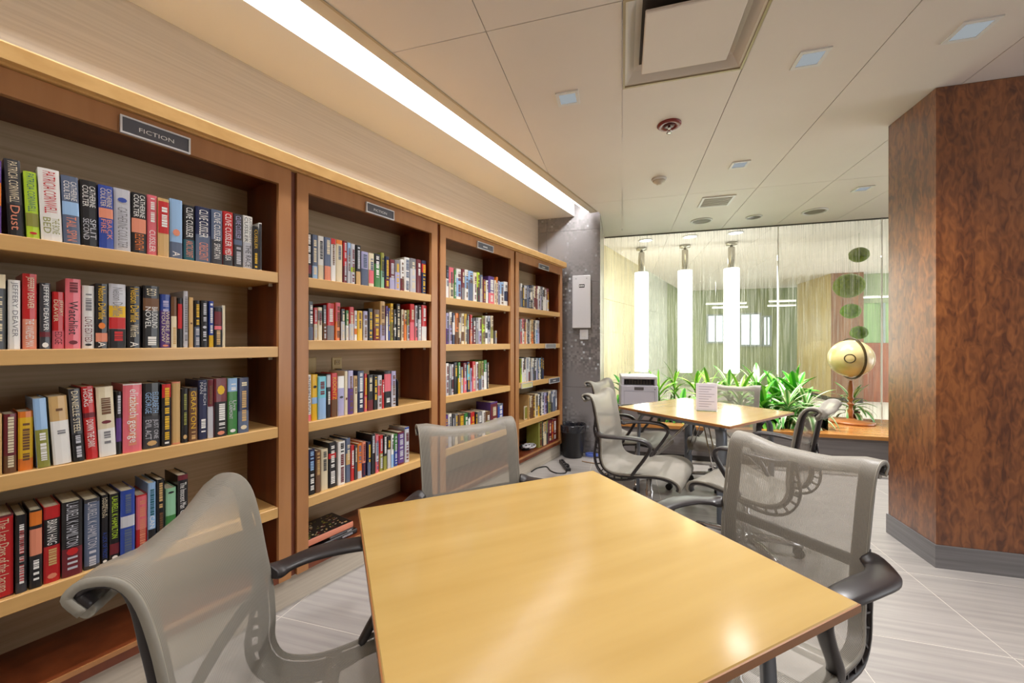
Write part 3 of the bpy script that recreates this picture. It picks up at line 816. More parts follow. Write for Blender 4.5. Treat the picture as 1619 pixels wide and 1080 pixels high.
row(0, 3, [
    (-16, 22, 821, 'maroon,red@0.02-0.98;cream=The Last Days of the Lacuna@0.04-0.92'),
    (24, 43.5, 817, 'black,charcoal@0.86-1;red=~@0.2-0.86;white=~@0.12-0.9'),
    (46, 67.5, 809, 'black,orange@0.02-0.2,salmon@0.24-0.58;white=~@0.64-0.92'),
    (68.5, 96, 804, 'red,black@0.16-0.52;white=BRIAN HAIG@0.18-0.5;tan=~@0.56-0.8;salmon=•@0.88-0.95'),
    (97.5, 131, 797, 'black,maroon@0.62-1;silver=LAURELL K HAMILTON@0.02-0.6;red=•@0.62-0.72;silver=~@0.74-0.9'),
    (133, 158.5, 792, 'charcoal,slate@0.05-0.95;silver=LAURELL K HAMILTON@0.04-0.7;silver=~@0.74-0.95'),
    (159.5, 172, 784.5, 'black;cream=LAURELL K/HAMILTON@0.04-0.46;blue=A LICK OF FROST@0.54-0.92;white=•@0.94-0.98'),
    (173, 190, 783, 'black,maroon@0.74-0.9;lime=LAURELL K HAMILTON@0.04-0.66;white=•@0.92-0.97'),
    (190.5, 214, 778, 'blue,silver@0.38-0.55;slate=~@0.06-0.36;slate=~@0.58-0.94'),
    (215, 233.5, 785, 'red,pink@0.02-0.6;salmon=~@0.1-0.9'),
    (234, 247, 765, 'sky,black@0.7-1;teal=~@0.1-0.5;white=CAN@0.5-0.68'),
    (248, 261, 760, 'black;tan=~@0.05-0.44;brown=~@0.5-0.9'),
    (262, 279, 774, 'mint,green@0.5-0.8;black=•@0.06-0.1'),
    (281, 298, 753, 'black,maroon@0-0.08;white=The Innocent Man@0.12-0.52;white=GRISHAM@0.55-0.9'),
], t0=0.014)

def quick(items, seed):
    """fill in unreadable print for books whose words cannot be made out"""
    r = random.Random(seed); out = []
    dark = {'black', 'charcoal', 'navy', 'maroon', 'brown', 'blue', 'purple', 'teal', 'green', 'red', 'slate', 'grey'}
    for it in items:
        s = it[3]
        if ';' not in s:
            c = s.split(',')[0]
            k = r.choice(['white', 'cream', 'silver', 'yellow']) if c in dark else r.choice(['charcoal', 'maroon', 'slate', 'brown'])
            a = 0.05 + r.random() * 0.12; b = 0.4 + r.random() * 0.3
            s += ';%s=~@%.2f-%.2f' % (k, a, b)
            if r.random() < 0.6: s += ';%s=~@%.2f-%.2f' % (k, min(b + 0.08, 0.8), 0.93)
        out.append(it[:3] + (s,) + it[4:])
    return out
S2 = 7.36
row(1, 0, quick([(100, 170, 130, 'black,maroon@0.7-0.9;white=~@0.03-0.66'), (175, 240, 150, 'slate,sky@0.7-1'), (245, 315, 165, 'white,cream@0.66-1'), (320, 395, 180, 'slate,salmon@0.66-1'),
    (395, 452, 195, 'white,red@0-0.14'), (455, 530, 210, 'cream,orange@0-0.1'), (537, 582, 222, 'maroon,red@0.05-0.6'), (585, 625, 245, 'sky,silver@0.3-1'), (627, 676, 258, 'silver,lime@0.58-0.7'),
    (686, 743, 272, 'black,tan@0.66-1;silver=~@0.05-0.6'), (747, 830, 345, 'lilac,slate@0.5-1'), (835, 897, 365, 'cream,pink@0.5-0.9'), (899, 972, 372, 'green,black@0-0.3'), (975, 1017, 362, 'olive,mint@0.5-1'),
    (1025, 1073, 405, 'navy,maroon@0.7-1'), (1076, 1138, 440, 'maroon,lilac@0.6-1'), (1140, 1200, 445, 'grey,lilac@0.4-1'), (1204, 1248, 440, 'white,maroon@0.6-1'), (1250, 1311, 415, 'white'),
    (1316, 1385, 425, 'grey,silver@0.3-1'), (1390, 1448, 440, 'maroon'), (1451, 1502, 452, 'navy,red@0.1-0.36')], 1), (470, 350), S2)
row(1, 1, quick([(97, 128, 300, 'black,cream@0.6-1'), (130, 190, 120, 'black,slate@0.66-1;white=~@0.1-0.6'), (194, 239, 195, 'red,cream@0.5-1'), (241, 295, 190, 'cream,grey@0.1-0.4'), (299, 344, 165, 'black,brown@0.5-1'),
    (346, 436, 140, 'red,grey@0.6-1'), (446, 506, 135, 'orange,pink@0-0.5'), (510, 560, 210, 'black,silver@0.4-1'), (565, 603, 225, 'green,white@0.5-1'), (605, 664, 185, 'red,silver@0.5-1'),
    (666, 700, 230, 'white,orange@0.6-0.8'), (702, 762, 230, 'yellow'), (770, 824, 235, 'lilac,silver@0.3-1'), (826, 886, 205, 'black'), (890, 962, 215, 'brown,maroon@0.6-1'), (966, 1026, 120, 'tan,lilac@0.6-1'),
    (1034, 1060, 175, 'purple,white@0.3-1'), (1061, 1084, 200, 'blue'), (1086, 1121, 145, 'yellow,olive@0.5-1'), (1124, 1154, 215, 'black,white@0.6-0.66'), (1156, 1202, 150, 'black;cream=~@0.06-0.9'),
    (1213, 1243, 215, 'cream'), (1245, 1276, 225, 'orange,cream@0-0.3'), (1279, 1311, 220, 'olive,silver@0.5-1'), (1314, 1367, 150, 'red,pink@0.5-1'), (1374, 1404, 170, 'silver,pink@0.6-1'),
    (1406, 1447, 165, 'black,silver@0.4-1'), (1450, 1509, 165, 'red,white@0.6-1')], 2), (470, 460), S2)
row(1, 2, quick([(92, 166, 245, 'white,pink@0.86-1;black=INTERPRETATION@0.04-0.84'), (170, 242, 240, 'yellow,sky@0.5-0.64;black=•@0.24-0.3'), (245, 340, 265, 'aqua,sky@0.5-1'), (342, 395, 235, 'black,silver@0.02-0.3;white=~@0.4-0.7'),
    (397, 471, 225, 'red,brown@0.6-1;yellow=KOONTZ@0.1-0.6'), (475, 551, 260, 'white,lilac@0.3-1;charcoal=•@0.5-0.56'), (553, 590, 200, 'cream;maroon=•@0.6-0.66'), (592, 656, 195, 'lilac,purple@0.4-1'),
    (660, 705, 255, 'tan,cream@0.3-1'), (707, 780, 200, 'navy,slate@0.0-0.5;white=~@0.05-0.9'), (782, 816, 230, 'red,pink@0.6-1'), (820, 888, 245, 'black,maroon@0.7-1'), (890, 939, 250, 'black;yellow=~@0.05-0.7'),
    (940, 990, 250, 'silver,pink@0.3-0.6'), (991, 1013, 300, 'red'), (1015, 1096, 200, 'black,pink@0.08-0.56;white=~@0.74-0.86'), (1099, 1152, 200, 'lilac,silver@0.4-1')], 3), (470, 560), S2)
row(1, 3, quick([(92, 126, 425, 'red,pink@0.4-1'), (130, 210, 380, 'navy,black@0.4-1;sky=~@0.05-0.45;white=~@0.55-0.9'), (215, 276, 395, 'brown;tan=~@0.05-0.6'), (280, 361, 380, 'cream'), (365, 458, 300, 'black,red@0.24-0.36'),
    (478, 560, 290, 'white;black=~@0.04-0.26;maroon=~@0.3-0.95'), (568, 622, 250, 'slate,tan@0.34-0.6'), (625, 667, 330, 'red'), (670, 703, 330, 'charcoal'), (705, 755, 312, 'orange,silver@0.78-1'), (757, 802, 290, 'salmon,navy@0.6-1'),
    (820, 860, 292, 'navy,slate@0.6-1;yellow=~@0.08-0.6'), (864, 911, 200, 'black'), (914, 952, 210, 'pink,silver@0.2-0.7'), (958, 1001, 215, 'red,olive@0.5-1'), (1004, 1047, 210, 'black,olive@0.6-1'), (1050, 1092, 225, 'black,silver@0.4-1'),
    (1095, 1127, 205, 'white,sky@0.6-1'), (1129, 1171, 200, 'green,blue@0.5-1'), (1174, 1247, 178, 'maroon,purple@0.05-0.95;silver=~@0.08-0.9'), (1254, 1306, 120, 'silver,blue@0-0.05')], 4), (470, 660), S2)
S3 = 6.754
row(2, 0, quick([(100, 136, 130, 'white,black@0-0.4'), (138, 189, 150, 'pink,cream@0.5-1'), (191, 214, 180, 'green'), (216, 271, 165, 'white,sky@0.3-0.9'), (273, 304, 170, 'maroon,grey@0.6-1'), (306, 345, 175, 'white,sky@0.2-0.6'),
    (346, 395, 188, 'sky,slate@0.3-1'), (397, 435, 205, 'cream,white@0.4-1'), (437, 466, 205, 'lime,charcoal@0.5-1'), (468, 499, 232, 'slate,silver@0.5-1'), (501, 530, 280, 'maroon'), (532, 556, 290, 'white'), (560, 620, 245, 'purple,pink@0.6-1'),
    (622, 641, 290, 'cream'), (643, 660, 255, 'orange,cream@0.2-1'), (662, 680, 300, 'lilac'), (682, 724, 310, 'sky,white@0.5-1'), (726, 764, 305, 'white,navy@0.4-0.8')], 5), (690, 400), S3)
row(2, 1, quick([(104, 136, 640, 'lilac,purple@0.5-1'), (139, 171, 630, 'white,lilac@0.4-1'), (174, 202, 640, 'navy,white@0.3-0.7'), (205, 240, 640, 'orange,brown@0.6-1'), (242, 268, 645, 'brown,cream@0.3-0.8'), (270, 302, 645, 'cream,brown@0.6-0.9'),
    (304, 329, 650, 'yellow,cream@0.4-1'), (331, 352, 655, 'charcoal,mint@0.2-0.5'), (362, 387, 660, 'red,salmon@0.5-1'), (390, 420, 690, 'black,maroon@0.3-1'), (422, 450, 690, 'grey'), (452, 487, 690, 'white,lilac@0.5-1'), (490, 522, 670, 'olive,lime@0.3-0.6'),
    (525, 550, 670, 'white,charcoal@0.6-0.8'), (552, 581, 670, 'silver,black@0.2-0.5'), (584, 611, 670, 'cream,olive@0.4-0.8'), (628, 648, 830, 'grey', )], 6), (690, 400), S3)
row(2, 2, quick([(100, 136, 235, 'white,silver@0.4-1'), (138, 160, 240, 'grey'), (162, 187, 245, 'silver,charcoal@0.5-0.8'), (190, 231, 225, 'black'), (234, 260, 225, 'green,yellow@0.5-1'), (262, 289, 275, 'grey,silver@0.4-1'), (291, 326, 230, 'maroon,pink@0.5-1'),
    (330, 360, 220, 'navy,aqua@0.1-0.6'), (364, 384, 285, 'lilac'), (386, 421, 215, 'red,pink@0.5-1'), (424, 452, 220, 'white,silver@0.5-1'), (455, 480, 212, 'olive,slate@0.6-1'), (482, 508, 210, 'olive,silver@0.5-1'), (510, 541, 200, 'green,white@0.4-1'), (544, 562, 225, 'charcoal')], 8), (690, 540), S3)
row(2, 3, quick([(97, 127, 790, 'purple'), (130, 166, 778, 'white,silver@0.3-1'), (170, 196, 785, 'charcoal'), (199, 232, 775, 'grey,cream@0.5-1'), (240, 300, 782, 'brown'), (303, 340, 770, 'green'), (342, 366, 765, 'charcoal,white@0.2-0.8'), (370, 412, 760, 'red,orange@0.4-1'),
    (418, 440, 760, 'black'), (443, 490, 755, 'grey,navy@0.5-1'), (494, 526, 745, 'white'), (530, 578, 752, 'brown,olive@0.4-1'), (582, 655, 655, 'purple,maroon@0.05-0.95'), (660, 715, 672, 'slate,blue@0.1-0.9')], 9), (690, 540), S3)
S4 = 3.375
def strip(x0, x1, n, ya, yb, cols, seed):
    r = random.Random(seed); out = []
    ws = [0.6 + r.random() for _ in range(n)]; k = (x1 - x0) / sum(ws); x = x0
    for i in range(n):
        c = cols[i % len(cols)]
        out.append((x, x + ws[i] * k, ya + (yb - ya) * i / n + r.uniform(-4, 4), c)); x += ws[i] * k
    return quick(out, seed)
row(3, 0, strip(45, 196, 15, 166, 188, ['white,slate@0.3-1', 'black', 'silver,charcoal@0.6-1', 'slate', 'navy', 'charcoal,white@0.3-0.6', 'grey', 'cream,maroon@0.5-0.9', 'maroon', 'white,silver@0.3-1', 'grey,lilac@0.4-1', 'charcoal', 'white,black@0.1-0.4', 'brown,white@0.4-1', 'maroon,silver@0.5-1'], 11), (810, 400), S4)
row(3, 1, strip(45, 146, 11, 352, 362, ['silver,pink@0.5-1', 'pink,white@0.4-1', 'maroon,salmon@0.5-1', 'white', 'grey,charcoal@0.5-1', 'black,slate@0.5-1', 'cream', 'tan,orange@0.5-1', 'charcoal', 'white,sky@0.4-1', 'silver,lilac@0.3-1'], 12), (810, 400), S4)
row(3, 2, strip(45, 170, 14, 562, 558, ['olive,lime@0.4-1', 'white', 'charcoal,white@0.5-1', 'silver', 'white,maroon@0.6-1', 'grey', 'cream,silver@0.4-1', 'white,slate@0.4-1', 'charcoal', 'silver,lilac@0.5-1', 'slate', 'sky,white@0.4-1', 'black', 'navy'], 13), (810, 400), S4)
row(3, 3, strip(88, 240, 13, 762, 732, ['tan', 'cream,brown@0.5-1', 'brown', 'cream', 'white,yellow@0.5-1', 'charcoal', 'silver,white@0.4-1', 'lilac', 'navy', 'cream,olive@0.5-1', 'slate,charcoal@0.5-1', 'silver,slate@0.3-1', 'grey,white@0.4-0.8'], 14), (810, 400), S4)
row(3, 4, strip(142, 236, 7, 905, 888, ['olive', 'charcoal', 'tan,cream@0.4-1', 'olive,charcoal@0.5-1', 'maroon', 'maroon,red@0.2-0.8', 'maroon'], 15), (810, 400), S4)

# black metal bookend at the end of a row
def bookend(unit, sh, u, label):
    z = SHELF[unit][sh]; l, k = bc_hit(u, 0.03)
    t = tag(link('bookend', None, None, (*bc(l, 0.02), z + 0.0005), BANG), label, 'bookend')
    pl = [(0, 0), (0.14, 0), (0.14, 0.15), (0.125, 0.168), (0.015, 0.168), (0, 0.15)]
    m = MB(); m.rings([[(x, y, zz) for y, zz in pl] for x in (0, 0.0025)], smooth=False)
    m.build('upright', M_BLACK, t)
    MB().box(-0.10, 0.0, 0.01, 0.13, 0, 0.0003).build('foot', M_BLACK, t)
bookend(1, 2, 470 + 1160 / S2, 'black metal bookend at the end of the third row, second bookcase')

# books lying flat at the foot of the second bookcase
def flat_book(l, t0, z, w, d, h, spec, label, parts=()):
    c = spec.split(',')
    t = thing('book', label, 'book', (*bc(l, t0), z), BANG, 'books lying flat on the bottom shelf')
    m = cover_mesh(h, d, w); R_ = Matrix.Rotation(PI / 2, 4, 'Y')
    m.v = [(z_, y_, h - x_) for x_, y_, z_ in m.v]
    m.build('cover', cov(c[0]), t)
    MB().box(0.004, w - 0.004, 0.0065, d - 0.003, 0.0024, h - 0.0024).build('pages', M_PAGES, t)
    if len(c) > 1: MB().box(0.002, w - 0.002, 0.004, d - 0.002, h, h + 0.0006).build('cover_picture', cov(c[1]), t)
    for col, s, a, b in parts:
        m = MB()
        if s == '~':
            x = a
            while x < b: m.add([(x, -0.0009, h * 0.3), (x + 0.006, -0.0009, h * 0.3), (x + 0.006, -0.0009, h * 0.7), (x, -0.0009, h * 0.7)], [(0, 1, 2, 3)]); x += 0.009
        else: put_text(m, s, a, b, h * 0.22, h * 0.8, lambda x, y: (x, -0.0009, y))
        m.build('title', ink(col), t)
    return t
lf = 0.018
flat_book(lf, 0.03, ZB + 0.0006, 0.29, 0.215, 0.026, 'black', 'black picture book reading SPACE at the bottom of the flat pile', [('white', 'SPACE', 0.045, 0.11), ('maroon', '~', 0.12, 0.16), ('silver', '~', 0.2, 0.26)])
flat_book(lf + 0.13, 0.031, ZB + 0.0272, 0.135, 0.18, 0.014, 'charcoal', 'thin dark grey book in the middle of the flat pile', [('white', '~', 0.1, 0.125)])
flat_book(lf + 0.002, 0.033, ZB + 0.0420, 0.265, 0.20, 0.034, 'salmon', 'thick salmon spined book on top of the flat pile')
m = MB(); r = random.Random(4)
for k in range(90):
    x, y, s, q = r.uniform(0.01, 0.24), r.uniform(0.01, 0.18), r.uniform(0.004, 0.016), r.uniform(0.004, 0.012)
    z = 0.0344 + 0.00004 * (k % 10)
    m.add([(x, y, z), (x + s, y, z), (x + s, y + q, z), (x, y + q, z)], [(0, 1, 2, 3)], False, k % 4)
pic = bpy.data.objects[-1] if False else None
top = [o for o in COL.objects if o.get('label') == 'thick salmon spined book on top of the flat pile'][0]
MB().box(0.001, 0.264, 0.003, 0.199, 0.0341, 0.0343).build('cover_picture', cov('black'), top)
m.build('cover_print', [ink('tan'), ink('maroon'), ink('cream'), ink('olive')], top)
# small framed picture and white cables in the bookcase by the pillar
l, k = bc_hit(824 + 8, 0.05); z = SHELF[3][3]
t = thing('card_box', 'small green and yellow card leaning at the left end of a low shelf', 'card', (*bc(l - 0.04, 0.045), z + 0.0008), BANG)
MB().cbox(0, 0.085, 0, 0.012, 0, 0.13, 0.002).build('backing', cov('cream'), t)
MB().box(0.006, 0.079, -0.001, 0.0, 0.012, 0.12).build('picture', ink('olive'), t)
l, k = bc_hit(828, 0.06)
t = thing('coiled_cable', 'tangle of black and white cables on the bottom shelf by the pillar', 'cable', (*bc(l + 0.12, 0.10), ZB + 0.0065), BANG)
for q, (mt, rad, off) in enumerate(((M_BLACK, 0.055, (0, 0)), (plain('white cable', (222, 222, 226), 0.4), 0.07, (0.05, -0.012)), (M_BLACK, 0.045, (-0.04, 0.02)), (plain('white cable', (222, 222, 226), 0.4), 0.05, (-0.03, -0.02)))):
    MB().tube([(off[0] + rad * math.cos(a * 0.42) * (1 + 0.08 * math.sin(3 * a)), off[1] + 0.7 * rad * math.sin(a * 0.42), 0.0105 * q + 0.0006 * a) for a in range(34)], 0.0052, 6).build('loop', mt, t)

# ------------------------------------------------------------------ mesh chairs
M_NET = mesh_fabric('chair net', (164, 158, 147), 0.38)
M_RAIL = plain('graphite plastic', (46, 41, 42), 0.38)
M_HEM = plain('net hem', (150, 145, 134), 0.5)
M_ALU = plain('polished aluminium', (200, 198, 196), 0.22, 0.95)
PROF = [(-0.395, 0.855), (-0.414, 0.882), (-0.394, 0.905), (-0.352, 0.902), (-0.322, 0.868), (-0.302, 0.80), (-0.285, 0.705), (-0.268, 0.61), (-0.262, 0.53), (-0.262, 0.47),
        (-0.236, 0.415), (-0.170, 0.392), (-0.08, 0.398), (0.02, 0.416), (0.11, 0.430), (0.185, 0.425), (0.232, 0.400), (0.250, 0.362), (0.245, 0.335)]
PS = [(p.x, p.y) for p in spline([(a, b, 0) for a, b in PROF], 72)]
def half_width(s):
    # narrow at the waist, wider at the top roll and the seat
    k = [(0, 0.214), (0.2, 0.214), (0.38, 0.210), (0.5, 0.208), (0.6, 0.226), (0.8, 0.252), (1.0, 0.228)]
    for (a, x), (b, y) in zip(k, k[1:]):
        if s <= b:
            q = (s - a) / (b - a); q = q * q * (3 - 2 * q); return x + (y - x) * q
    return k[-1][1]
def normal_at(i):
    a, b = PS[max(i - 1, 0)], PS[min(i + 1, len(PS) - 1)]
    dx, dz = b[0] - a[0], b[1] - a[1]; L = math.hypot(dx, dz)
    return (-dz / L, dx / L)          # points to the sitter's side on the way down the back
BS = 1
def make_chair(label, group):
    t = thing('mesh_chair', label, 'chair', group=group)
    rows = []
    for i, (y, z) in enumerate(PS):
        s = i / (len(PS) - 1); hw = half_width(s) + 0.012; n = normal_at(i); r = []
        dip = 0.020 * math.sin(PI * min(1, max(0, (s - 0.16) / 0.84)))
        for k in range(11):
            x = -1 + 2 * k / 10
            dd = dip * (1 - x * x)
            sag = 0.024 * max(0, min(1, (0.80 - abs(x)) / 0.45)) * max(0, min(1, (0.42 - s) / 0.25))
            r.append((x * hw, y - n[0] * 0 + (n[0] * dd if False else (-dd if s < 0.52 else 0)), z - (dd * 0.8 if s >= 0.52 else 0) - sag))
        rows.append(r)
    MB().grid(rows).build('net', M_NET, t)
    for sgn in (-1, 1):
        path = []
        for i, (y, z) in enumerate(PS):
            n = normal_at(i); o = 0.021 if i > 20 else 0.012 + 0.009 * max(0, i - 14) / 6
            path.append((sgn * (half_width(i / (len(PS) - 1)) - 0.010), y - n[0] * o * BS, z - n[1] * o * BS))
        sec = [(-0.021, -0.004), (-0.016, -0.008), (0.016, -0.008), (0.021, -0.004), (0.021, 0.004), (0.016, 0.008), (-0.016, 0.008), (-0.021, 0.004)]
        MB().sweep(path, sec, (1, 0, 0)).build('side_rail', M_RAIL, t)
        hem = []
        for i, (y, z) in enumerate(PS):
            n = normal_at(i); hem.append((sgn * (half_width(i / (len(PS) - 1)) + 0.0125), y - n[0] * 0.006, z - n[1] * 0.006))
        MB().sweep(hem, [(-0.0018, -0.0065), (0.0018, -0.0065), (0.0018, 0.0065), (-0.0018, 0.0065)], (1, 0, 0)).build('net_hem', M_HEM, t)
        # flexing spine: an outer strip round the bend, tied to the rail by ribs
        i0, i1 = 26, 50
        op = []
        for i in range(i0, i1 + 1):
            n = normal_at(i); o = 0.034 * math.sin(PI * (i - i0) / (i1 - i0)) ** 0.7 + 0.026
            y, z = PS[i]; hw = half_width(i / (len(PS) - 1))
            sg = -1 if n[0] * 1 + n[1] * 1 > 0 else 1
            op.append((sgn * hw, y + sg * n[0] * o, z + sg * n[1] * o))
        sp = MB().sweep(op, [(-0.012, -0.005), (0.012, -0.005), (0.012, 0.005), (-0.012, 0.005)], (1, 0, 0)).build('spine', M_RAIL, t)
        for i in range(i0 + 2, i1 - 1, 2):
            y, z = PS[i]; hw = half_width(i / (len(PS) - 1))
            n = normal_at(i)
            MB().bar((sgn * hw, y - n[0] * 0.021, z - n[1] * 0.021), op[i - i0], 0.006, 0.02, (1, 0, 0)).build('rib', M_RAIL, sp)
        # arm: a ribbon from the back rail out along the pad and down to the seat
        a0 = 0.222 * sgn
        ap = spline([(a0, -0.272, 0.640), (sgn * 0.262, -0.250, 0.632), (sgn * 0.292, -0.175, 0.640), (sgn * 0.292, -0.06, 0.648), (sgn * 0.280, 0.035, 0.640), (sgn * 0.268, 0.072, 0.600), (sgn * 0.260, 0.040, 0.530), (sgn * 0.252, -0.02, 0.440), (sgn * 0.240, -0.05, 0.395)], 40)
        def asec(q):
            w = 0.020 + 0.018 * max(0, math.sin(PI * min(1, q / 0.62))) ** 0.8 if q < 0.62 else 0.020
            h = 0.010
            return [(-w, -h * 0.4), (-w * 0.6, -h), (w * 0.6, -h), (w, -h * 0.4), (w, h * 0.4), (w * 0.6, h), (-w * 0.6, h), (-w, h * 0.4)]
        MB().sweep(ap, asec, (1, 0.0001, 0)).build('armrest', M_RAIL, t)
    # top roll stiffener, back brace, under-seat carrier
    y, z = PS[0]
    MB().tube([(-0.214, y + 0.002, z), (0.214, y + 0.002, z)], 0.011, 10, (0, 1, 0)).build('top_roll', M_HEM, t)
    bp = [(x * 0.214, -0.300 - 0.03 * (1 - x * x), 0.600 - 0.012 * (1 - x * x)) for x in [k / 8 - 1 for k in range(17)]]
    MB().sweep(bp, [(-0.018, -0.006), (0.018, -0.006), (0.018, 0.006), (-0.018, 0.006)], (0, 0.2, 1)).build('back_brace', M_RAIL, t)
    for yy, zz in ((-0.12, 0.352), (0.09, 0.372)):
        cb = [(x * 0.236, yy, zz + 0.03 * x * x) for x in [k / 6 - 1 for k in range(13)]]
        MB().sweep(cb, [(-0.02, -0.008), (0.02, -0.008), (0.02, 0.008), (-0.02, 0.008)], (0, 1, 0)).build('seat_carrier', M_ALU, t)
    MB().cbox(-0.035, 0.035, -0.15, 0.12, 0.335, 0.36, 0.006).build('mechanism', M_RAIL, t)
    MB().lathe([(0.026, 0.08), (0.026, 0.23), (0.019, 0.235), (0.019, 0.336)], 18).build('column', M_ALU, t)
    MB().lathe([(0.034, 0.062), (0.042, 0.075), (0.040, 0.105), (0.028, 0.115)], 18).build('hub', M_ALU, t)
    for k in range(5):
        a = k * 2 * PI / 5 + 0.3; c, s = math.cos(a), math.sin(a)
        pth = [(c * r_, s * r_, z_) for r_, z_ in ((0.03, 0.092), (0.13, 0.088), (0.22, 0.078), (0.30, 0.066))]
        def lsec(q):
            w = 0.020 - 0.008 * q; h = 0.018 - 0.009 * q
            return [(-w, -h), (w, -h), (w * 0.7, h), (-w * 0.7, h)]
        lg = MB().sweep(pth, lsec, (-s, c, 0)).build('base_leg', M_ALU, t)
        cs = MB().lathe([(0.008, 0.03), (0.008, 0.066)], 8, (c * 0.29, s * 0.29)).build('caster_stem', M_RAIL, lg)
        m = MB()
        for o in (-0.012, 0.012):
            cx, cy = c * 0.29 - s * o - c * 0.012, s * 0.29 + c * o - s * 0.012
            rs = []
            for q in (-0.008, 0.008):
                rs.append([(cx - s * q + c * 0.026 * math.cos(b), cy + c * q + s * 0.026 * math.cos(b), 0.0265 + 0.026 * math.sin(b)) for b in [2 * PI * j / 14 for j in range(14)]])
            m.rings(rs)
        m.build('caster', M_BLACK, lg)
    return t
def face(fx, fy):                    # heading in camera terms -> rotation
    gx, gy = g(fx, fy); return math.atan2(gy, gx) - PI / 2
CHAIRS = 'grey mesh office chairs'
def chair_at(proto, back, fdir, label, zs=1.0):
    """back: middle of the top of the backrest (camera metres); fdir: the way the sitter looks"""
    L = math.hypot(*fdir); fx, fy = fdir[0] / L, fdir[1] / L
    x, y = back[0] + fx * 0.36, back[1] + fy * 0.36
    gx, gy = g(x, y)
    if proto is None:
        t = make_chair(label, CHAIRS); t.location = (gx, gy, 0); t.rotation_euler = (0, 0, face(fx, fy)); return t
    t = dup(proto, (gx, gy, 0), face(fx, fy), label, CHAIRS); t.scale = (1, 1, zs); return t
C0 = chair_at(None, (-0.655, 0.795), (0.955, 0.295), 'mesh chair in the left foreground beside the near table, largest in view')
C0.scale = (1.04, 1, 1.025)
chair_at(C0, (-0.203, 1.794), (0.421, -0.907), 'mesh chair with its back to the bookcases behind the near table', 1.0)
chair_at(C0, (1.011, 1.387), (-0.884, -0.468), 'mesh chair at the right side of the near table in front of the wood column', 1.0)
chair_at(C0, (0.66, 2.945), (0.839, -0.545), 'mesh chair seen from its side at the near left of the far table', 0.995)
chair_at(C0, (0.84, 3.75), (0.80, -0.60), 'mesh chair behind another at the far left, next to the printer', 1.0)
chair_at(C0, (2.12, 3.765), (-0.63, -0.776), 'mesh chair at the far side of the far table in front of the plants', 0.95)
chair_at(C0, (1.65, 2.10), (-0.65, 0.76), 'mesh chair at the right of the far table below the globe', 1.04)

# ------------------------------------------------------------------ tables
M_TOP = grain('golden maple table top', (186, 152, 88), (197, 164, 100), (1.0, 9, 1), 0.17, 1.3, spec=0.5, coat=0.35)
M_EDGE = plain('brown table edge', (150, 98, 52), 0.4)
M_STEEL = plain('grey blue steel', (126, 132, 142), 0.38, 0.6)
def make_table(label):
    t = thing('square_table', label, 'table', group='square maple reading tables')
    h = 0.457
    MB().cbox(-h, h, -h, h, 0.712, 0.73, 0.002).build('top', M_TOP, t)
    m = MB(); e = 0.003
    for b in ((-h - e, h + e, -h - e, -h), (-h - e, h + e, h, h + e), (-h - e, -h, -h, h), (h, h + e, -h, h)): m.box(b[0], b[1], b[2], b[3], 0.7125, 0.728)
    m.build('edge_band', M_EDGE, t)
    for sx, sy in ((1, 0), (-1, 0), (0, 1), (0, -1)):
        if sx: MB().box(sx * 0.35 - 0.012, sx * 0.35 + 0.012, -0.338, 0.338, 0.672, 0.712).build('frame_rail', M_STEEL, t)
        else: MB().box(-0.338, 0.338, sy * 0.35 - 0.012, sy * 0.35 + 0.012, 0.672, 0.712).build('frame_rail', M_STEEL, t)
    for sx in (-1, 1):
        for sy in (-1, 1):
            c = 0.335
            pth = [(sx * (c - 0.085), sy * (c - 0.085), 0.695), (sx * (c - 0.03), sy * (c - 0.03), 0.685), (sx * c, sy * c, 0.645), (sx * (c + 0.008), sy * (c + 0.008), 0.56), (sx * (c + 0.012), sy * (c + 0.012), 0.30), (sx * (c + 0.014), sy * (c + 0.014), 0.012)]
            lg = MB().sweep(spline(pth, 20), lambda q: [(-0.036 + 0.006 * q, -0.010), (0.036 - 0.006 * q, -0.010), (0.036 - 0.006 * q, 0.010), (-0.036 + 0.006 * q, 0.010)], (-sy, sx, 0)).build('leg', M_STEEL, t)
            MB().lathe([(0.018, 0.0), (0.018, 0.010), (0.008, 0.014)], 14, (sx * (c + 0.014), sy * (c + 0.014))).build('foot', M_BLACK, lg)
    for sx in (-1, 1):
        for sy in (-1, 1):
            m = MB()
            for o in (-0.012, 0.012): m.tube([(sx * 0.325 + o * sy, sy * 0.325 - o * sx, 0.24), (sx * 0.05 + o * sy, sy * 0.05 - o * sx, 0.655)], 0.0045, 8)
            m.build('brace_rod', M_ALU, t)
    MB().lathe([(0.075, 0.645), (0.075, 0.66), (0.03, 0.712)], 18).build('rod_plate', M_STEEL, t)
    return t
T1 = make_table('square maple table filling the foreground')
def table_pose(t, cx, cy, ang):
    gx, gy = g(cx, cy); t.location = (gx, gy, 0)
    ax, ay = g(math.cos(ang), math.sin(ang)); t.rotation_euler = (0, 0, math.atan2(ay, ax))
ax_, ay_ = math.cos(R(24.3)), math.sin(R(24.3))
Ac = (0.339, 1.642)
table_pose(T1, Ac[0] - 0.457 * ax_ + 0.457 * ay_, Ac[1] - 0.457 * ay_ - 0.457 * ax_, R(24.3))
T2 = dup(T1, (0, 0, 0), 0, 'square maple table farther back with a notice standing on it')
table_pose(T2, 1.52, 3.13, R(33))

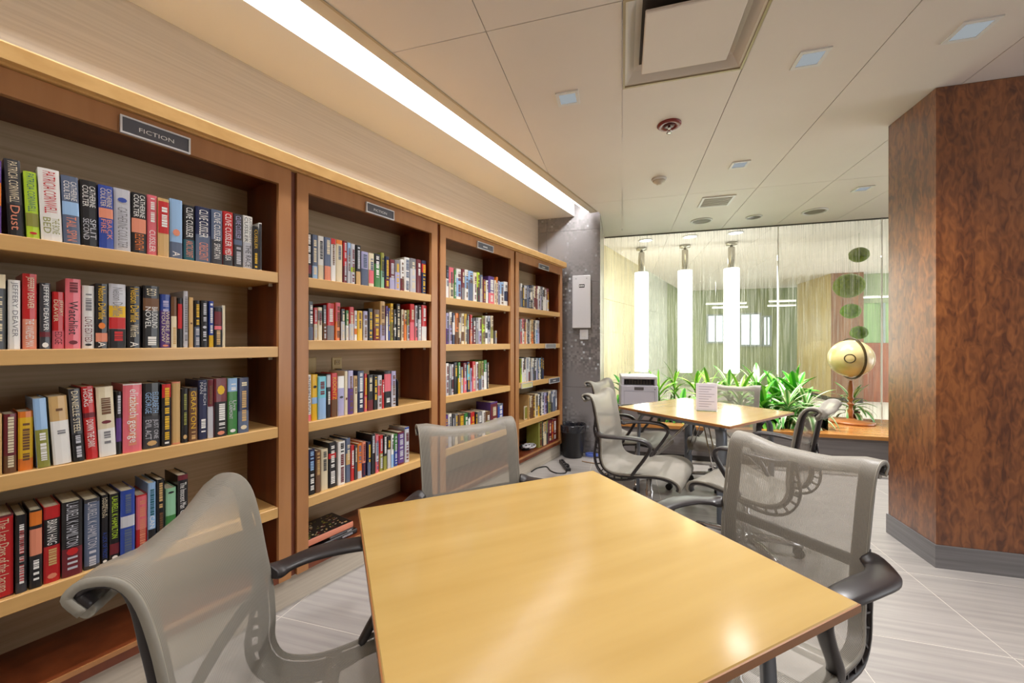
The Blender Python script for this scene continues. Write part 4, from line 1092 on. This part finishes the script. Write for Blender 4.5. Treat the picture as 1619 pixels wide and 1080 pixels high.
# notice on the far table
x, y = at_z(1117, 650, 0.731)
t = thing('notice_stand', 'small upright notice in a clear stand on the far table', 'sign', (x, y, 0.7315), face(0.30, 0.95))
MB().cbox(-0.072, 0.072, -0.02, 0.02, 0, 0.004, 0.001).build('foot', clear_glass('acrylic'), t)
MB().box(-0.075, 0.075, -0.003, 0.003, 0.0045, 0.215).build('holder', plain('holder', (214, 210, 214), 0.15), t)
MB().box(-0.069, 0.069, -0.0042, -0.0032, 0.012, 0.208).build('sheet', plain('notice paper', (196, 192, 204), 0.6), t)
m = MB()
for k in range(9):
    z = 0.19 - k * 0.019
    m.box(-0.055, 0.055 - 0.02 * ((k * 7) % 3), -0.0050, -0.0044, z - 0.004, z)
m.build('print', plain('notice print', (140, 136, 150), 0.6), t)

# ------------------------------------------------------------------ glass wall, bench, planter
GW = 5.53
M_SG = streak_glass('streaked glass')
M_GE = plain('glass edge', (190, 205, 190), 0.2)
joints = [-0.236]
for u in (1230, 1394): joints.append(at_a(u, GW)[0])
joints.append(joints[-1] + 1.2)
gw = structure(link('window_1', None, None, (0, GW, 0)))
for k in range(len(joints) - 1):
    MB().box(joints[k] + 0.006, joints[k + 1] - 0.006, -0.006, 0.006, 0.372, CEIL - 0.012).build('pane', M_SG, gw)
    if k: MB().box(joints[k] - 0.0055, joints[k] + 0.0055, -0.008, 0.008, 0.372, CEIL - 0.012).build('joint', plain('pale joint', (236, 236, 226), 0.3), gw)
MB().box(-0.236, joints[-1], -0.012, 0.012, CEIL - 0.012, CEIL + 0.0).build('head_channel', plain('dark channel', (80, 78, 70), 0.5), gw)

M_BENCH = grain('bench wood', (172, 112, 56), (200, 140, 76), (1, 10, 10), 0.25, 1.6, coat=0.4)
M_BFACE = grain('bench face', (104, 98, 98), (126, 120, 118), (1, 1, 30), 0.45, 1.4)
BX0, BX1, BA0, BA1 = -0.235, 4.6, 4.50, 5.515
PX0, PX1, PA0, PA1 = -0.10, at_a(1296, 4.75)[0], 4.66, 5.46         # planter opening
PX1 = 1.98
t = thing('window_bench', 'long wooden bench with grey face under the glass wall', 'bench', (0, 0, 0))
for q in ((BX0, BX1, BA0, PA0), (BX0, BX1, PA1, BA1), (BX0, PX0, PA0, PA1), (PX1, BX1, PA0, PA1)):
    MB().box(q[0], q[1], q[2], q[3], 0.335, 0.37).build('top_board', M_BENCH, t)
MB().box(BX0, BX1, BA0 + 0.03, BA0 + 0.06, 0.06, 0.334).build('front_panel', M_BFACE, t)
MB().box(BX0, BX1, BA0 + 0.055, BA0 + 0.09, 0.0, 0.06).build('toe_board', plain('toe board', (66, 62, 60), 0.5), t)
for x0, x1, y0, y1 in ((PX0 - 0.02, PX1 + 0.02, PA0 - 0.02, PA0), (PX0 - 0.02, PX1 + 0.02, PA1, PA1 + 0.02), (PX0 - 0.02, PX0, PA0, PA1), (PX1, PX1 + 0.02, PA0, PA1)):
    MB().box(x0, x1, y0, y1, 0.06, 0.334).build('planter_side', M_BFACE, t)
soil = tag(link('soil', MB().box(PX0 + 0.001, PX1 - 0.001, PA0 + 0.001, PA1 - 0.001, 0.1, 0.30).mesh('soil', grain('soil', (34, 26, 18), (66, 50, 34), (1, 1, 1), 0.9, 60))), 'dark potting soil filling the planter in the bench', 'soil', kind='stuff')
t = tag(link('planter_screen', MB().box(PX1 + 0.024, PX1 + 0.032, PA0 + 0.04, PA1 - 0.1, 0.3702, 0.58).mesh('planter_screen', clear_glass('greenish glass', (0.80, 0.93, 0.84, 1), 1.5))), 'low clear glass screen at the right end of the planter', 'glass screen')

# ------------------------------------------------------------------ plants
def leaf_data(name, L, w, droop, mat, fold=0.25):
    rows = []
    n = 7
    for i in range(n + 1):
        s = i / n
        ww = w * (math.sin(PI * min(1, 0.08 + s * 0.92)) ** 0.75) * (1 - 0.25 * s) if i < n else 0.001
        y = L * (s - 0.28 * droop * s * s); z = L * (0.55 * s - droop * s * s * 0.85)
        rows.append([(-ww, y, z + fold * ww), (-ww * 0.5, y, z + fold * ww * 0.4), (0, y, z), (ww * 0.5, y, z + fold * ww * 0.4), (ww, y, z + fold * ww)])
    return MB().grid(rows).mesh(name, mat)
LV = leaf_mat('variegated leaf', (116, 186, 56), (240, 244, 150), 0.42)
LG = leaf_mat('green leaf', (58, 150, 40), (130, 208, 74), 0.5)
LW = leaf_mat('pale edged leaf', (90, 164, 72), (228, 240, 196), 0.36)
LEAVES = {'v': [leaf_data('leaf', 0.34, 0.022, d, LV) for d in (0.35, 0.6, 0.95)],
          'g': [leaf_data('leaf', 0.27, 0.046, d, LG, 0.35) for d in (0.3, 0.6, 1.0)],
          'w': [leaf_data('leaf', 0.33, 0.030, d, LW) for d in (0.4, 0.7, 1.05)]}
M_STEM = plain('plant stem', (92, 120, 50), 0.6)
rp = random.Random(21)
def plant(x, y, z0, h, kind, n, size, label, name='dracaena'):
    t = thing(name, label, 'plant', (x, y, z0), rp.random() * 6, 'plants in the bench planter')
    MB().tube([(0, 0, -0.02), (0.006, 0.004, h * 0.5), (0, 0, h)], [0.012, 0.010, 0.006], 7).build('stem', M_STEM, t)
    for k in range(n):
        q = k / n
        d = LEAVES[kind][min(2, int((1 - q) * 3 + rp.random() * 0.6))]
        o = link('leaf', d, t, (0, 0, h * (0.35 + 0.65 * q)))
        s = 1.3 * size * (0.8 + 0.35 * rp.random()) * (1.0 - 0.25 * q)
        o.rotation_euler = (R(-18 + 62 * q + rp.uniform(-10, 10)), rp.uniform(-0.15, 0.15), k * 2.4 + rp.uniform(-0.3, 0.3))
        o.scale = (s, s, s)
    return t
SPOT = [  # u, a, stem height, kind, leaves, size, label
    (985, 5.30, 0.30, 'g', 16, 0.9, 'dark leaved plant half hidden behind the printer'),
    (1042, 5.10, 0.30, 'v', 26, 0.95, 'yellow striped spiky plant just right of the printer'),
    (1066, 5.34, 0.36, 'v', 20, 0.9, 'striped plant under the middle hanging lamp'),
    (1078, 4.86, 0.14, 'g', 16, 1.0, 'broad leaved green plant behind the left part of the far table'),
    (1100, 5.30, 0.36, 'v', 18, 1.0, 'striped plant at the back between two hanging lamps'),
    (1122, 5.02, 0.30, 'v', 28, 1.1, 'tall yellow striped plant behind the notice on the far table'),
    (1152, 5.30, 0.32, 'w', 20, 1.0, 'pale edged plant under the right hanging lamp'),
    (1170, 4.92, 0.28, 'v', 26, 1.05, 'yellow striped plant right behind the far chair back'),
    (1196, 5.22, 0.36, 'w', 22, 1.15, 'tallest pale leaved plant with upright leaves beside the glass joint'),
    (1206, 4.80, 0.22, 'g', 20, 1.05, 'glossy green plant in front, right of the far chair back'),
    (1228, 5.05, 0.28, 'g', 20, 1.1, 'bushy green plant directly under the glass joint'),
    (1246, 4.78, 0.22, 'w', 26, 1.0, 'spreading pale edged plant at the front right of the planter'),
    (1258, 5.08, 0.34, 'g', 20, 1.0, 'bright green plant with a broad upright leaf at the right'),
    (1276, 5.30, 0.30, 'w', 18, 0.95, 'loose pale plant at the far right back corner of the planter'),
    (1284, 4.86, 0.22, 'w', 22, 0.95, 'pale leaved plant hanging over the right end of the planter')]
for u, a, h, k, n, s, lab in SPOT:
    plant(min(at_a(u, a)[0], PX1 - 0.10), a, 0.30, h + 0.10, k, n, s, lab)
# one upright shoot and the potted plant behind the globe
xx, kk = at_a(1278, 5.2)
t = thing('leaf_shoot', 'single upright bright green shoot at the right of the planter', 'plant', (min(xx, PX1 - 0.05), 5.2, 0.30), 0)
MB().tube([(0, 0, 0), (0.004, 0, 0.4), (0, 0, 0.56)], 0.008, 7).build('stem', M_STEM, t)
for k in range(4):
    o = link('leaf', LEAVES['g'][0], t, (0, 0, 0.50 + 0.03 * k)); o.scale = (0.34, 0.5, 0.5); o.rotation_euler = (R(58), 0, k * 1.6)
xx, kk = at_a(1348, 5.38)
t = plant(xx, 5.38, 0.372, 0.22, 'w', 24, 0.85, 'pale striped plant in a pot behind the globe stand', 'potted_dracaena')
t['group'] = 'pot plants on the bench'; del t['group']
MB().lathe([(0.05, 0.0), (0.065, 0.09), (0.068, 0.10), (0.06, 0.10), (0.055, 0.085)], 20).build('pot', plain('pot', (120, 80, 50), 0.6), t)

# ------------------------------------------------------------------ globe on a turned stand
x, y = at_z(1345, 668, 0.372)
M_TURN = plain('turned cherry wood', (170, 106, 56), 0.3, coat=0.4)
M_GLOBE = grain('antique globe', (222, 196, 132), (238, 220, 166), (1, 1, 1), 0.25, 5, coat=0.5)
t = thing('floor_globe', 'cream coloured globe on a turned wooden stand on the bench', 'globe', (x, y, 0.371))
zc = 0.71
MB().lathe([(0.205, 0.0), (0.21, 0.012), (0.20, 0.024), (0.06, 0.034), (0.03, 0.05)], 32).build('base', M_TURN, t)
MB().lathe([(0.026, 0.04), (0.020, 0.08), (0.030, 0.13), (0.018, 0.15), (0.018, 0.19), (0.032, 0.20), (0.032, 0.215), (0.018, 0.225), (0.018, 0.25), (0.030, 0.26), (0.030, 0.275), (0.020, 0.29), (0.028, 0.36), (0.022, 0.43), (0.014, zc - 0.245)], 20).build('post', M_TURN, t)
ball = MB().ball((0, 0, 0), 0.205, 36, 22).build('sphere', M_GLOBE, t, (0, 0, zc)); ball.rotation_euler = (R(66), 0, R(-20))
m = MB(); m.lathe([(0.048, 0), (0.050, 0.003), (0.042, 0.003), (0.040, 0)], 24); m.v = [(a, b, c_ + 0.2005) for a, b, c_ in m.v]
rim = m.build('pole_ring', plain('dark bronze', (84, 70, 44), 0.4, 0.5), t, (0, 0, zc)); rim.rotation_euler = (R(88), 0, R(-27))
m = MB(); rg = []
for k in range(40):
    a = 2 * PI * k / 40
    rg.append([(math.cos(a) * r_, w_, math.sin(a) * r_) for r_, w_ in ((0.214, -0.008), (0.230, -0.008), (0.230, 0.008), (0.214, 0.008))])
rg.append(rg[0]); m.rings(rg, caps=False, smooth=False)
mer = m.build('meridian_ring', plain('dark bronze', (84, 70, 44), 0.4, 0.5), t, (0, 0, zc)); mer.rotation_euler = (0, R(0), R(-82))
m = MB()
for k in range(12):
    a = PI * (0.15 + 0.7 * k / 11); pts_ = []
rng = random.Random(3)
for k in range(7):
    la, lo = rng.uniform(-0.9, 0.9), rng.uniform(0, 6.28); pts_ = []
    for j in range(11):
        b = 2 * PI * j / 11; rr = rng.uniform(0.12, 0.34)
        la2, lo2 = la + rr * math.sin(b) * 0.7, lo + rr * math.cos(b)
        pts_.append((0.2056 * math.cos(la2) * math.cos(lo2), 0.2056 * math.cos(la2) * math.sin(lo2), 0.2056 * math.sin(la2)))
    cx_ = (0.2062 * math.cos(la) * math.cos(lo), 0.2062 * math.cos(la) * math.sin(lo), 0.2062 * math.sin(la))
    m.add([cx_] + pts_, [(0, 1 + j, 1 + (j + 1) % 11) for j in range(11)])
land = m.build('continent_print', plain('land tint', (214, 190, 112), 0.35), t, (0, 0, zc)); land.rotation_euler = ball.rotation_euler

# ------------------------------------------------------------------ printer on the bench
x, k = at_a(1008, 4.80)
M_PRN = plain('printer grey', (196, 194, 204), 0.4)
t = thing('printer_stand', 'low grey box under the printer on the bench', 'box', (x, 4.80, 0.3705), R(4))
MB().cbox(-0.19, 0.19, -0.17, 0.17, 0, 0.15, 0.004).build('box', M_BFACE, t)
MB().box(-0.17, 0.17, -0.173, -0.1705, 0.02, 0.13).build('drawer_front', M_BASE, t)
t = thing('printer', 'light grey office printer at the left end of the bench', 'printer', (x, 4.80, 0.521), R(4))
MB().cbox(-0.20, 0.20, -0.19, 0.19, 0, 0.255, 0.008).build('body', M_PRN, t)
MB().cbox(-0.195, 0.195, -0.185, 0.19, 0.325, 0.36, 0.008).build('scanner_lid', plain('printer pale', (214, 212, 218), 0.35), t)
MB().box(-0.19, -0.165, -0.18, 0.18, 0.255, 0.325).build('pillar', M_PRN, t)
MB().box(0.165, 0.19, -0.18, 0.18, 0.255, 0.325).build('pillar', M_PRN, t)
MB().box(-0.165, 0.165, -0.10, 0.18, 0.2555, 0.3245).build('paper_bay', plain('printer dark', (44, 40, 38), 0.5), t)
m = MB()
for k in range(9): m.box(-0.14 + k * 0.032, -0.122 + k * 0.032, -0.108, -0.1005, 0.262, 0.30 + 0.012 * (k % 3))
m.build('roller', plain('printer dark2', (84, 76, 66), 0.5), t)
MB().box(-0.055, 0.045, -0.1935, -0.1905, 0.205, 0.238).build('display', plain('printer display', (96, 90, 90), 0.3), t)
MB().lathe([(0.006, 0), (0.006, 0.003), (0.001, 0.003)], 10).build('button', M_BLACK, t, (0.165, -0.1905, 0.215)).rotation_euler = (PI / 2, 0, 0)
m = MB()
for b in ((-0.165, 0.165, 0.19, 0.193), (-0.165, 0.165, 0.03, 0.033), (-0.165, -0.162, 0.033, 0.19), (0.162, 0.165, 0.033, 0.19)): m.box(b[0], b[1], -0.1922, -0.1902, b[2], b[3])
m.build('door_outline', plain('printer seam', (150, 148, 158), 0.5), t)

# ------------------------------------------------------------------ box on the pillar, bin, cables
def on_pillar(u, v):
    rx, ry = ray(u); k = 4.508 / ry; return rx * k, zat(v, k)
x0, zt = on_pillar(905.5, 437); x1, zb = on_pillar(934, 519)
t = thing('wall_box', 'tall white box with small black badge mounted on the tiled pillar', 'dispenser', (x0, 4.5075, zb), 0)
w, h = x1 - x0, zt - zb
MB().cbox(0, w, -0.05, 0, 0, h, 0.006).build('case', plain('box white', (222, 222, 226), 0.35), t)
MB().box(w * 0.38, w * 0.68, -0.0525, -0.0502, h * 0.765, h * 0.83).build('badge', M_BLACK, t)
m = MB()
for k in range(5): m.box(w * (0.41 + 0.05 * k), w * (0.44 + 0.05 * k), -0.0532, -0.0526, h * 0.785, h * 0.812)
m.build('badge_print', M_INK, t)
for q in (0.22, 0.8): MB().lathe([(0.008, 0), (0.008, 0.006), (0.003, 0.008)], 10).build('screw', M_METAL, t, (w * q, -0.0502, h * 0.94)).rotation_euler = (PI / 2, 0, 0)
x0, zt = on_pillar(917, 521); x1, zb = on_pillar(930, 537)
t = thing('wall_switch', 'small square white plate on the pillar below the tall box', 'switch', (x0, 4.5075, zb), 0)
MB().cbox(0, x1 - x0, -0.022, 0, 0, zt - zb, 0.004).build('case', plain('box white', (222, 222, 226), 0.35), t)
MB().cbox(0.02, x1 - x0 - 0.02, -0.026, -0.0222, 0.03, zt - zb - 0.03, 0.002).build('rocker', M_WHITE, t)

x, y = at_z(905, 722, 0.0)
M_BIN = plain('bin plastic', (24, 22, 26), 0.28)
t = thing('waste_bin', 'black round waste bin with plastic liner by the tiled pillar', 'bin', (x, y + 0.03, 0))
MB().lathe([(0.105, 0.0), (0.112, 0.006), (0.138, 0.33), (0.144, 0.335), (0.144, 0.345), (0.134, 0.345), (0.108, 0.01), (0.004, 0.01)], 30).build('tub', M_BIN, t)
rl = random.Random(9); ring = []
for zz, rr, am in ((0.28, 0.143, 0.004), (0.32, 0.147, 0.004), (0.352, 0.149, 0.004), (0.358, 0.142, 0.005), (0.34, 0.130, 0.006), (0.25, 0.118, 0.012), (0.16, 0.10, 0.016)):
    ring.append([((rr + rl.uniform(-am, am)) * math.cos(2 * PI * k / 36), (rr + rl.uniform(-am, am)) * math.sin(2 * PI * k / 36), zz + rl.uniform(-am, am)) for k in range(36)])
MB().rings(ring, caps=False, smooth=False).build('liner', plain('liner', (40, 40, 46), 0.18, coat=0.5), t)
x, y = at_z(893, 738, 0.0)
t = thing('power_strip', 'short black and silver power strip on the floor in front of the bin', 'power strip', (x, y, 0), R(112))
MB().cbox(-0.15, 0.15, -0.025, 0.025, 0, 0.03, 0.004).build('body', M_BLACK, t)
MB().box(-0.14, 0.14, -0.018, 0.018, 0.0302, 0.032).build('face', M_METAL, t)
for k in range(4): MB().cbox(-0.12 + 0.07 * k, -0.08 + 0.07 * k, -0.013, 0.013, 0.0322, 0.036, 0.002).build('outlet', M_BLACK, t)
MB().cbox(-0.135, -0.095, -0.014, 0.014, 0.0362, 0.062, 0.004).build('plug', M_BLACK, t)
def cable(pts, r, mat, label):
    w_ = [(*at_z(u, v, z), z) for u, v, z in pts]
    o = MB().tube(spline(w_, 40), r, 7).build('floor_cable', mat); tag(o, label, 'cable'); return o
cable([(840, 746, 0.006), (850, 740, 0.006), (864, 738, 0.006), (870, 744, 0.006), (880, 748, 0.006), (893, 748, 0.006), (896, 744, 0.006)], 0.006, M_BLACK, 'black cable curling over the floor from the bookcase base to the strip')
cable([(920, 729, 0.006), (930, 731, 0.006), (945, 733, 0.006), (960, 733, 0.006)], 0.005, plain('tan cable', (170, 140, 110), 0.5), 'tan cable trailing from the bin towards the chair')
x, y = at_z(936, 722, 0.0)
o = MB().tube([(x + 0.07 * math.cos(a * 0.5), y + 0.05 * math.sin(a * 0.5), 0.0065 + 0.0008 * a) for a in range(38)], 0.006, 7).build('coiled_wire', plain('blue wire', (92, 116, 200), 0.4)); tag(o, 'small coil of blue wire on the floor beside the bin', 'cable')

# ------------------------------------------------------------------ wood column at the right
col = structure(link('wall_column', MB().box(1.705, 6.5, 2.775, 3.175, 0.0, CEIL).mesh('wall_column', M_DARK)))
MB().box(1.70, 1.705, 2.7702, 3.18, 0.128, CEIL - 0.003).build('veneer_panel', M_FIG, col)
MB().box(1.7052, 2.34, 2.77, 2.775, 0.128, CEIL - 0.003).build('veneer_panel', M_FIG, col)
MB().box(2.342, 6.5, 2.77, 2.775, 0.128, CEIL - 0.003).build('veneer_panel', M_FIG, col)
MB().box(1.692, 1.705, 2.762, 3.19, 0, 0.126).build('base_board', M_BASE, col)
MB().box(1.7055, 6.5, 2.762, 2.775, 0, 0.126).build('base_board', M_BASE, col)

# ------------------------------------------------------------------ the room beyond the glass
M_TANW = grain('tan stone wall', (190, 178, 142), (208, 197, 164), (8, 8, 0.8), 0.5, 2)
M_GREYW = grain('grey stone wall', (182, 186, 176), (206, 210, 198), (3, 3, 3), 0.5, 2)
def run2(l0, l1, t0, t1): return [bc(l0, t0), bc(l1, t0), bc(l1, t1), bc(l0, t1)]
lw, kw = bc_hit(1003, 0.25); le, ke = bc_hit(1055, 0.25)
wb = structure(link('wall_beyond', MB().prism(run2(3.9, le, 0.26, 0.40)[::-1], 0, 2.955).mesh('wall_beyond', M_GREYW)))
zz = [0, 0.62, 1.42, 1.95, 2.955]
ls = [3.9, 4.9, lw + 0.3, (lw + le) / 2 + 0.4, le]
for i in range(len(ls) - 1):
    for j in range(len(zz) - 1):
        MB().prism(run2(ls[i] + 0.003, ls[i + 1] - 0.003, 0.248, 0.262)[::-1], zz[j] + 0.003, zz[j + 1] - 0.003).build('stone_panel', M_TANW if i < 2 else M_GREYW, wb)
t = thing('slot_light', 'light strip washing the wall beyond the glass', 'light', (*bc(0, 0), 0), BANG)
MB().box(4.2, le - 0.2, 0.100, 0.14, CEIL + 0.022, CEIL + 0.05).build('housing', M_WHITE, t)
MB().box(4.2, le - 0.2, 0.102, 0.138, CEIL + 0.0502, CEIL + 0.058).build('diffuser', glow('far strip', (255, 252, 240), 5.0), t)

# three tall hanging lamps
M_LAMP = glow('lamp paper', (255, 254, 250), 4.6)
M_CHR = plain('lamp metal', (176, 170, 158), 0.25, 0.9)
for b_, kx, lab in ((0.283, 0, 'leftmost of three tall white cylinder lamps hanging behind the glass'), (0.897, 1, 'middle one of three tall white cylinder lamps behind the glass'), (1.517, 2, 'rightmost of three tall white cylinder lamps behind the glass')):
    t = thing('cylinder_lamp', lab, 'lamp', (b_, 6.30, 0), 0, 'cylinder lamps behind the glass')
    MB().lathe([(0.097, 0.815), (0.100, 0.825), (0.100, 2.31), (0.097, 2.32), (0.092, 2.32), (0.092, 0.815)], 28).build('shade', M_LAMP, t)
    MB().lathe([(0.044, 2.30), (0.046, 2.32), (0.046, 2.62), (0.042, 2.63)], 20).build('tube', M_CHR, t)
    MB().lathe([(0.02, 2.63), (0.02, 2.66), (0.075, 2.665), (0.08, 2.695)], 20).build('canopy', M_CHR, t)
# recessed round lights above the lamps
for u, v, bright, lab in ((1021, 380, 3, 'round recessed light above the leftmost cylinder lamp'), (1091, 374, 12, 'warm bright round recessed light above the middle lamp'), (1163, 368, 3, 'round recessed light above the rightmost cylinder lamp')):
    x, y = on_ceiling(u, v)
    t = thing('round_downlight', lab, 'downlight', (x, y, CEIL), 0, 'round downlights beyond the glass')
    MB().lathe([(0.10, 0), (0.10, -0.008), (0.085, -0.010), (0.082, -0.002)], 26).build('rim', M_WHITE, t)
    MB().lathe([(0.081, -0.001), (0.08, -0.004), (0.004, -0.004)], 26).build('lens', glow('round lens %d' % bright, (255, 236, 180) if bright > 5 else (255, 255, 250), bright), t)

# moss balls on a string
M_MOSS = grain('moss', (62, 78, 12), (112, 126, 30), (1, 1, 1), 0.9, 40, bump=1.0)
M_MOSS2 = grain('moss light', (66, 104, 16), (116, 150, 38), (1, 1, 1), 0.9, 40, bump=1.0)
def moss(u, v, rpx, a, mat, lab, sz=0.9):
    x, k = at_a(u, a); z = zat(v, k); r = rpx / F * k
    t = thing('moss_ball', lab, 'moss ball', (x, a, z), 0, 'hanging moss balls')
    m = MB(); rs = []; q = random.Random(int(u + v)); nv, nu = 14, 24
    for i in range(nv + 1):
        th = PI * max(0.03, min(nv - 0.03, i)) / nv
        rs.append([((r + q.uniform(-0.05, 0.05) * r) * math.sin(th) * math.cos(2 * PI * j / nu), (r + q.uniform(-0.05, 0.05) * r) * math.sin(th) * math.sin(2 * PI * j / nu), -sz * r * math.cos(th)) for j in range(nu)])
    m.rings(rs).build('ball', mat, t)
    MB().tube([(0, 0, r * sz * 0.9), (0, 0, CEIL - z)], 0.0025, 5).build('string', plain('string', (190, 190, 170), 0.6), t)
moss(1358, 403, 13, 6.4, M_MOSS, 'top moss ball of four, olive and smooth, near the ceiling')
moss(1342, 452, 20, 6.8, M_MOSS, 'largest of the four hanging moss balls', 0.95)
moss(1345, 492, 13, 6.6, M_MOSS2, 'third moss ball from the top, small and fuzzy')
moss(1358, 526, 11.5, 6.2, M_MOSS2, 'lowest moss ball, bright green, just above the globe')

# second veneered column, far partitions and windows
M_LITV = grain('lit side veneer', (190, 166, 116), (210, 188, 140), (8, 8, 0.7), 0.4, 2)  # lit side of the far column, its light put into the colour
M_SHADEV = grain('shaded side veneer', (112, 74, 48), (140, 98, 66), (9, 9, 0.8), 0.4, 2)  # same wood on the shaded side, shade put into the colour
c2 = structure(link('wall_column_far', MB().box(4.24, 4.78, 9.74, 11.4, 0, CEIL).mesh('c', M_DARK)))
MB().box(4.22, 4.24, 9.74, 11.4, 0.1, CEIL - 0.002).build('veneer_panel', M_LITV, c2)
MB().box(4.22, 4.78, 9.72, 9.74, 0.1, CEIL - 0.002).build('veneer_panel', M_SHADEV, c2)
M_FARW = grain('far green wall', (126, 138, 104), (168, 176, 140), (2, 2, 0.3), 0.4, 2)
fw = structure(link('wall_far', MB().box(-0.5, 6.45, 12.0, 12.1, 0, 2.955).mesh('wall_far', M_FARW)))
M_SKYW = glow('daylight window', (214, 230, 240), 1.6)
def far_window(u0, u1, v0, v1, a, n):
    x0, k0 = at_a(u0, a); x1, k1 = at_a(u1, a); zt, zb = zat(v0, k0), zat(v1, k0)
    t = structure(link('window_%d' % n, None, None, (x0, a, zb)))
    w, h = x1 - x0, zt - zb
    MB().box(0, w, -0.01, 0.0, 0, h).build('pane', M_SKYW, t)
    m = MB(); f = 0.05
    for b in ((-f, w + f, -f, 0), (-f, w + f, h, h + f), (-f, 0, 0, h), (w, w + f, 0, h), (w * 0.5 - 0.02, w * 0.5 + 0.02, 0, h)): m.box(b[0], b[1], -0.03, 0.0, b[2], b[3])
    m.build('frame', plain('far frame', (150, 160, 160), 0.5), t)
far_window(1172, 1200, 498, 545, 11.98, 2)
far_window(1208, 1216, 502, 545, 11.98, 3)
far_window(1120, 1142, 500, 540, 11.98, 4)
# dado and high window right of the far column
fw2 = structure(link('wall_far_right', MB().box(4.80, 6.6, 10.0, 10.08, 0, 1.24).mesh('d', grain('red wood dado', (128, 66, 40), (160, 90, 56), (8, 8, 0.8), 0.4, 2))))
MB().box(4.80, 6.6, 10.0, 10.08, 2.08, CEIL - 0.002).build('header', M_FARW, fw2)
MB().box(4.80, 6.6, 10.03, 10.05, 1.24, 2.08).build('pane', grain('green blind', (120, 150, 100), (160, 186, 130), (14, 1, 0.4), 0.4, 1.5), fw2)
for x_ in (4.82, 5.25, 5.7, 6.15): MB().box(x_, x_ + 0.04, 9.99, 10.03, 1.24, 2.08).build('mullion', plain('far frame', (150, 160, 160), 0.5), fw2)
# slim linear lights hanging far back
def far_line(u0, u1, v, a, lab):
    x0, k0 = at_a(u0, a); x1, k1 = at_a(u1, a); z = zat(v, k0)
    t = thing('linear_light', lab, 'light', (x0, a, z), 0, 'slim linear lights far behind the glass')
    MB().box(0, x1 - x0, -0.03, 0.03, 0.0, 0.03).build('body', M_WHITE, t)
    MB().box(0.005, x1 - x0 - 0.005, -0.025, 0.025, -0.006, 0.0).build('tube', glow('far line', (255, 255, 245), 4.0), t)
    for q in (0.1, 0.9): MB().tube([((x1 - x0) * q, 0, 0.03), ((x1 - x0) * q, 0, CEIL - z)], 0.003, 5).build('wire', M_WHITE, t)
far_line(1116, 1180, 481, 9.5, 'upper left slim hanging light far behind the glass')
far_line(1126, 1182, 487, 10.2, 'lower left slim hanging light far behind the glass')
far_line(1216, 1258, 477, 9.5, 'upper right slim hanging light behind the glass joint')
far_line(1214, 1258, 484, 10.2, 'lower right slim hanging light behind the glass joint')
far_line(1366, 1404, 470.5, 9.0, 'slim hanging light just right of the moss balls')
# unseen fill lights added to brighten the space beyond the glass
for x, y in ((1.4, 7.6), (3.6, 7.4), (2.2, 10.0)):
    ld = bpy.data.lights.new('far fill light', 'AREA'); ld.energy = 12; ld.size = 0.6; ld.color = (1.0, 0.98, 0.9)
    lo = link('far_fill_light', ld, None, (x, y, CEIL - 0.03))
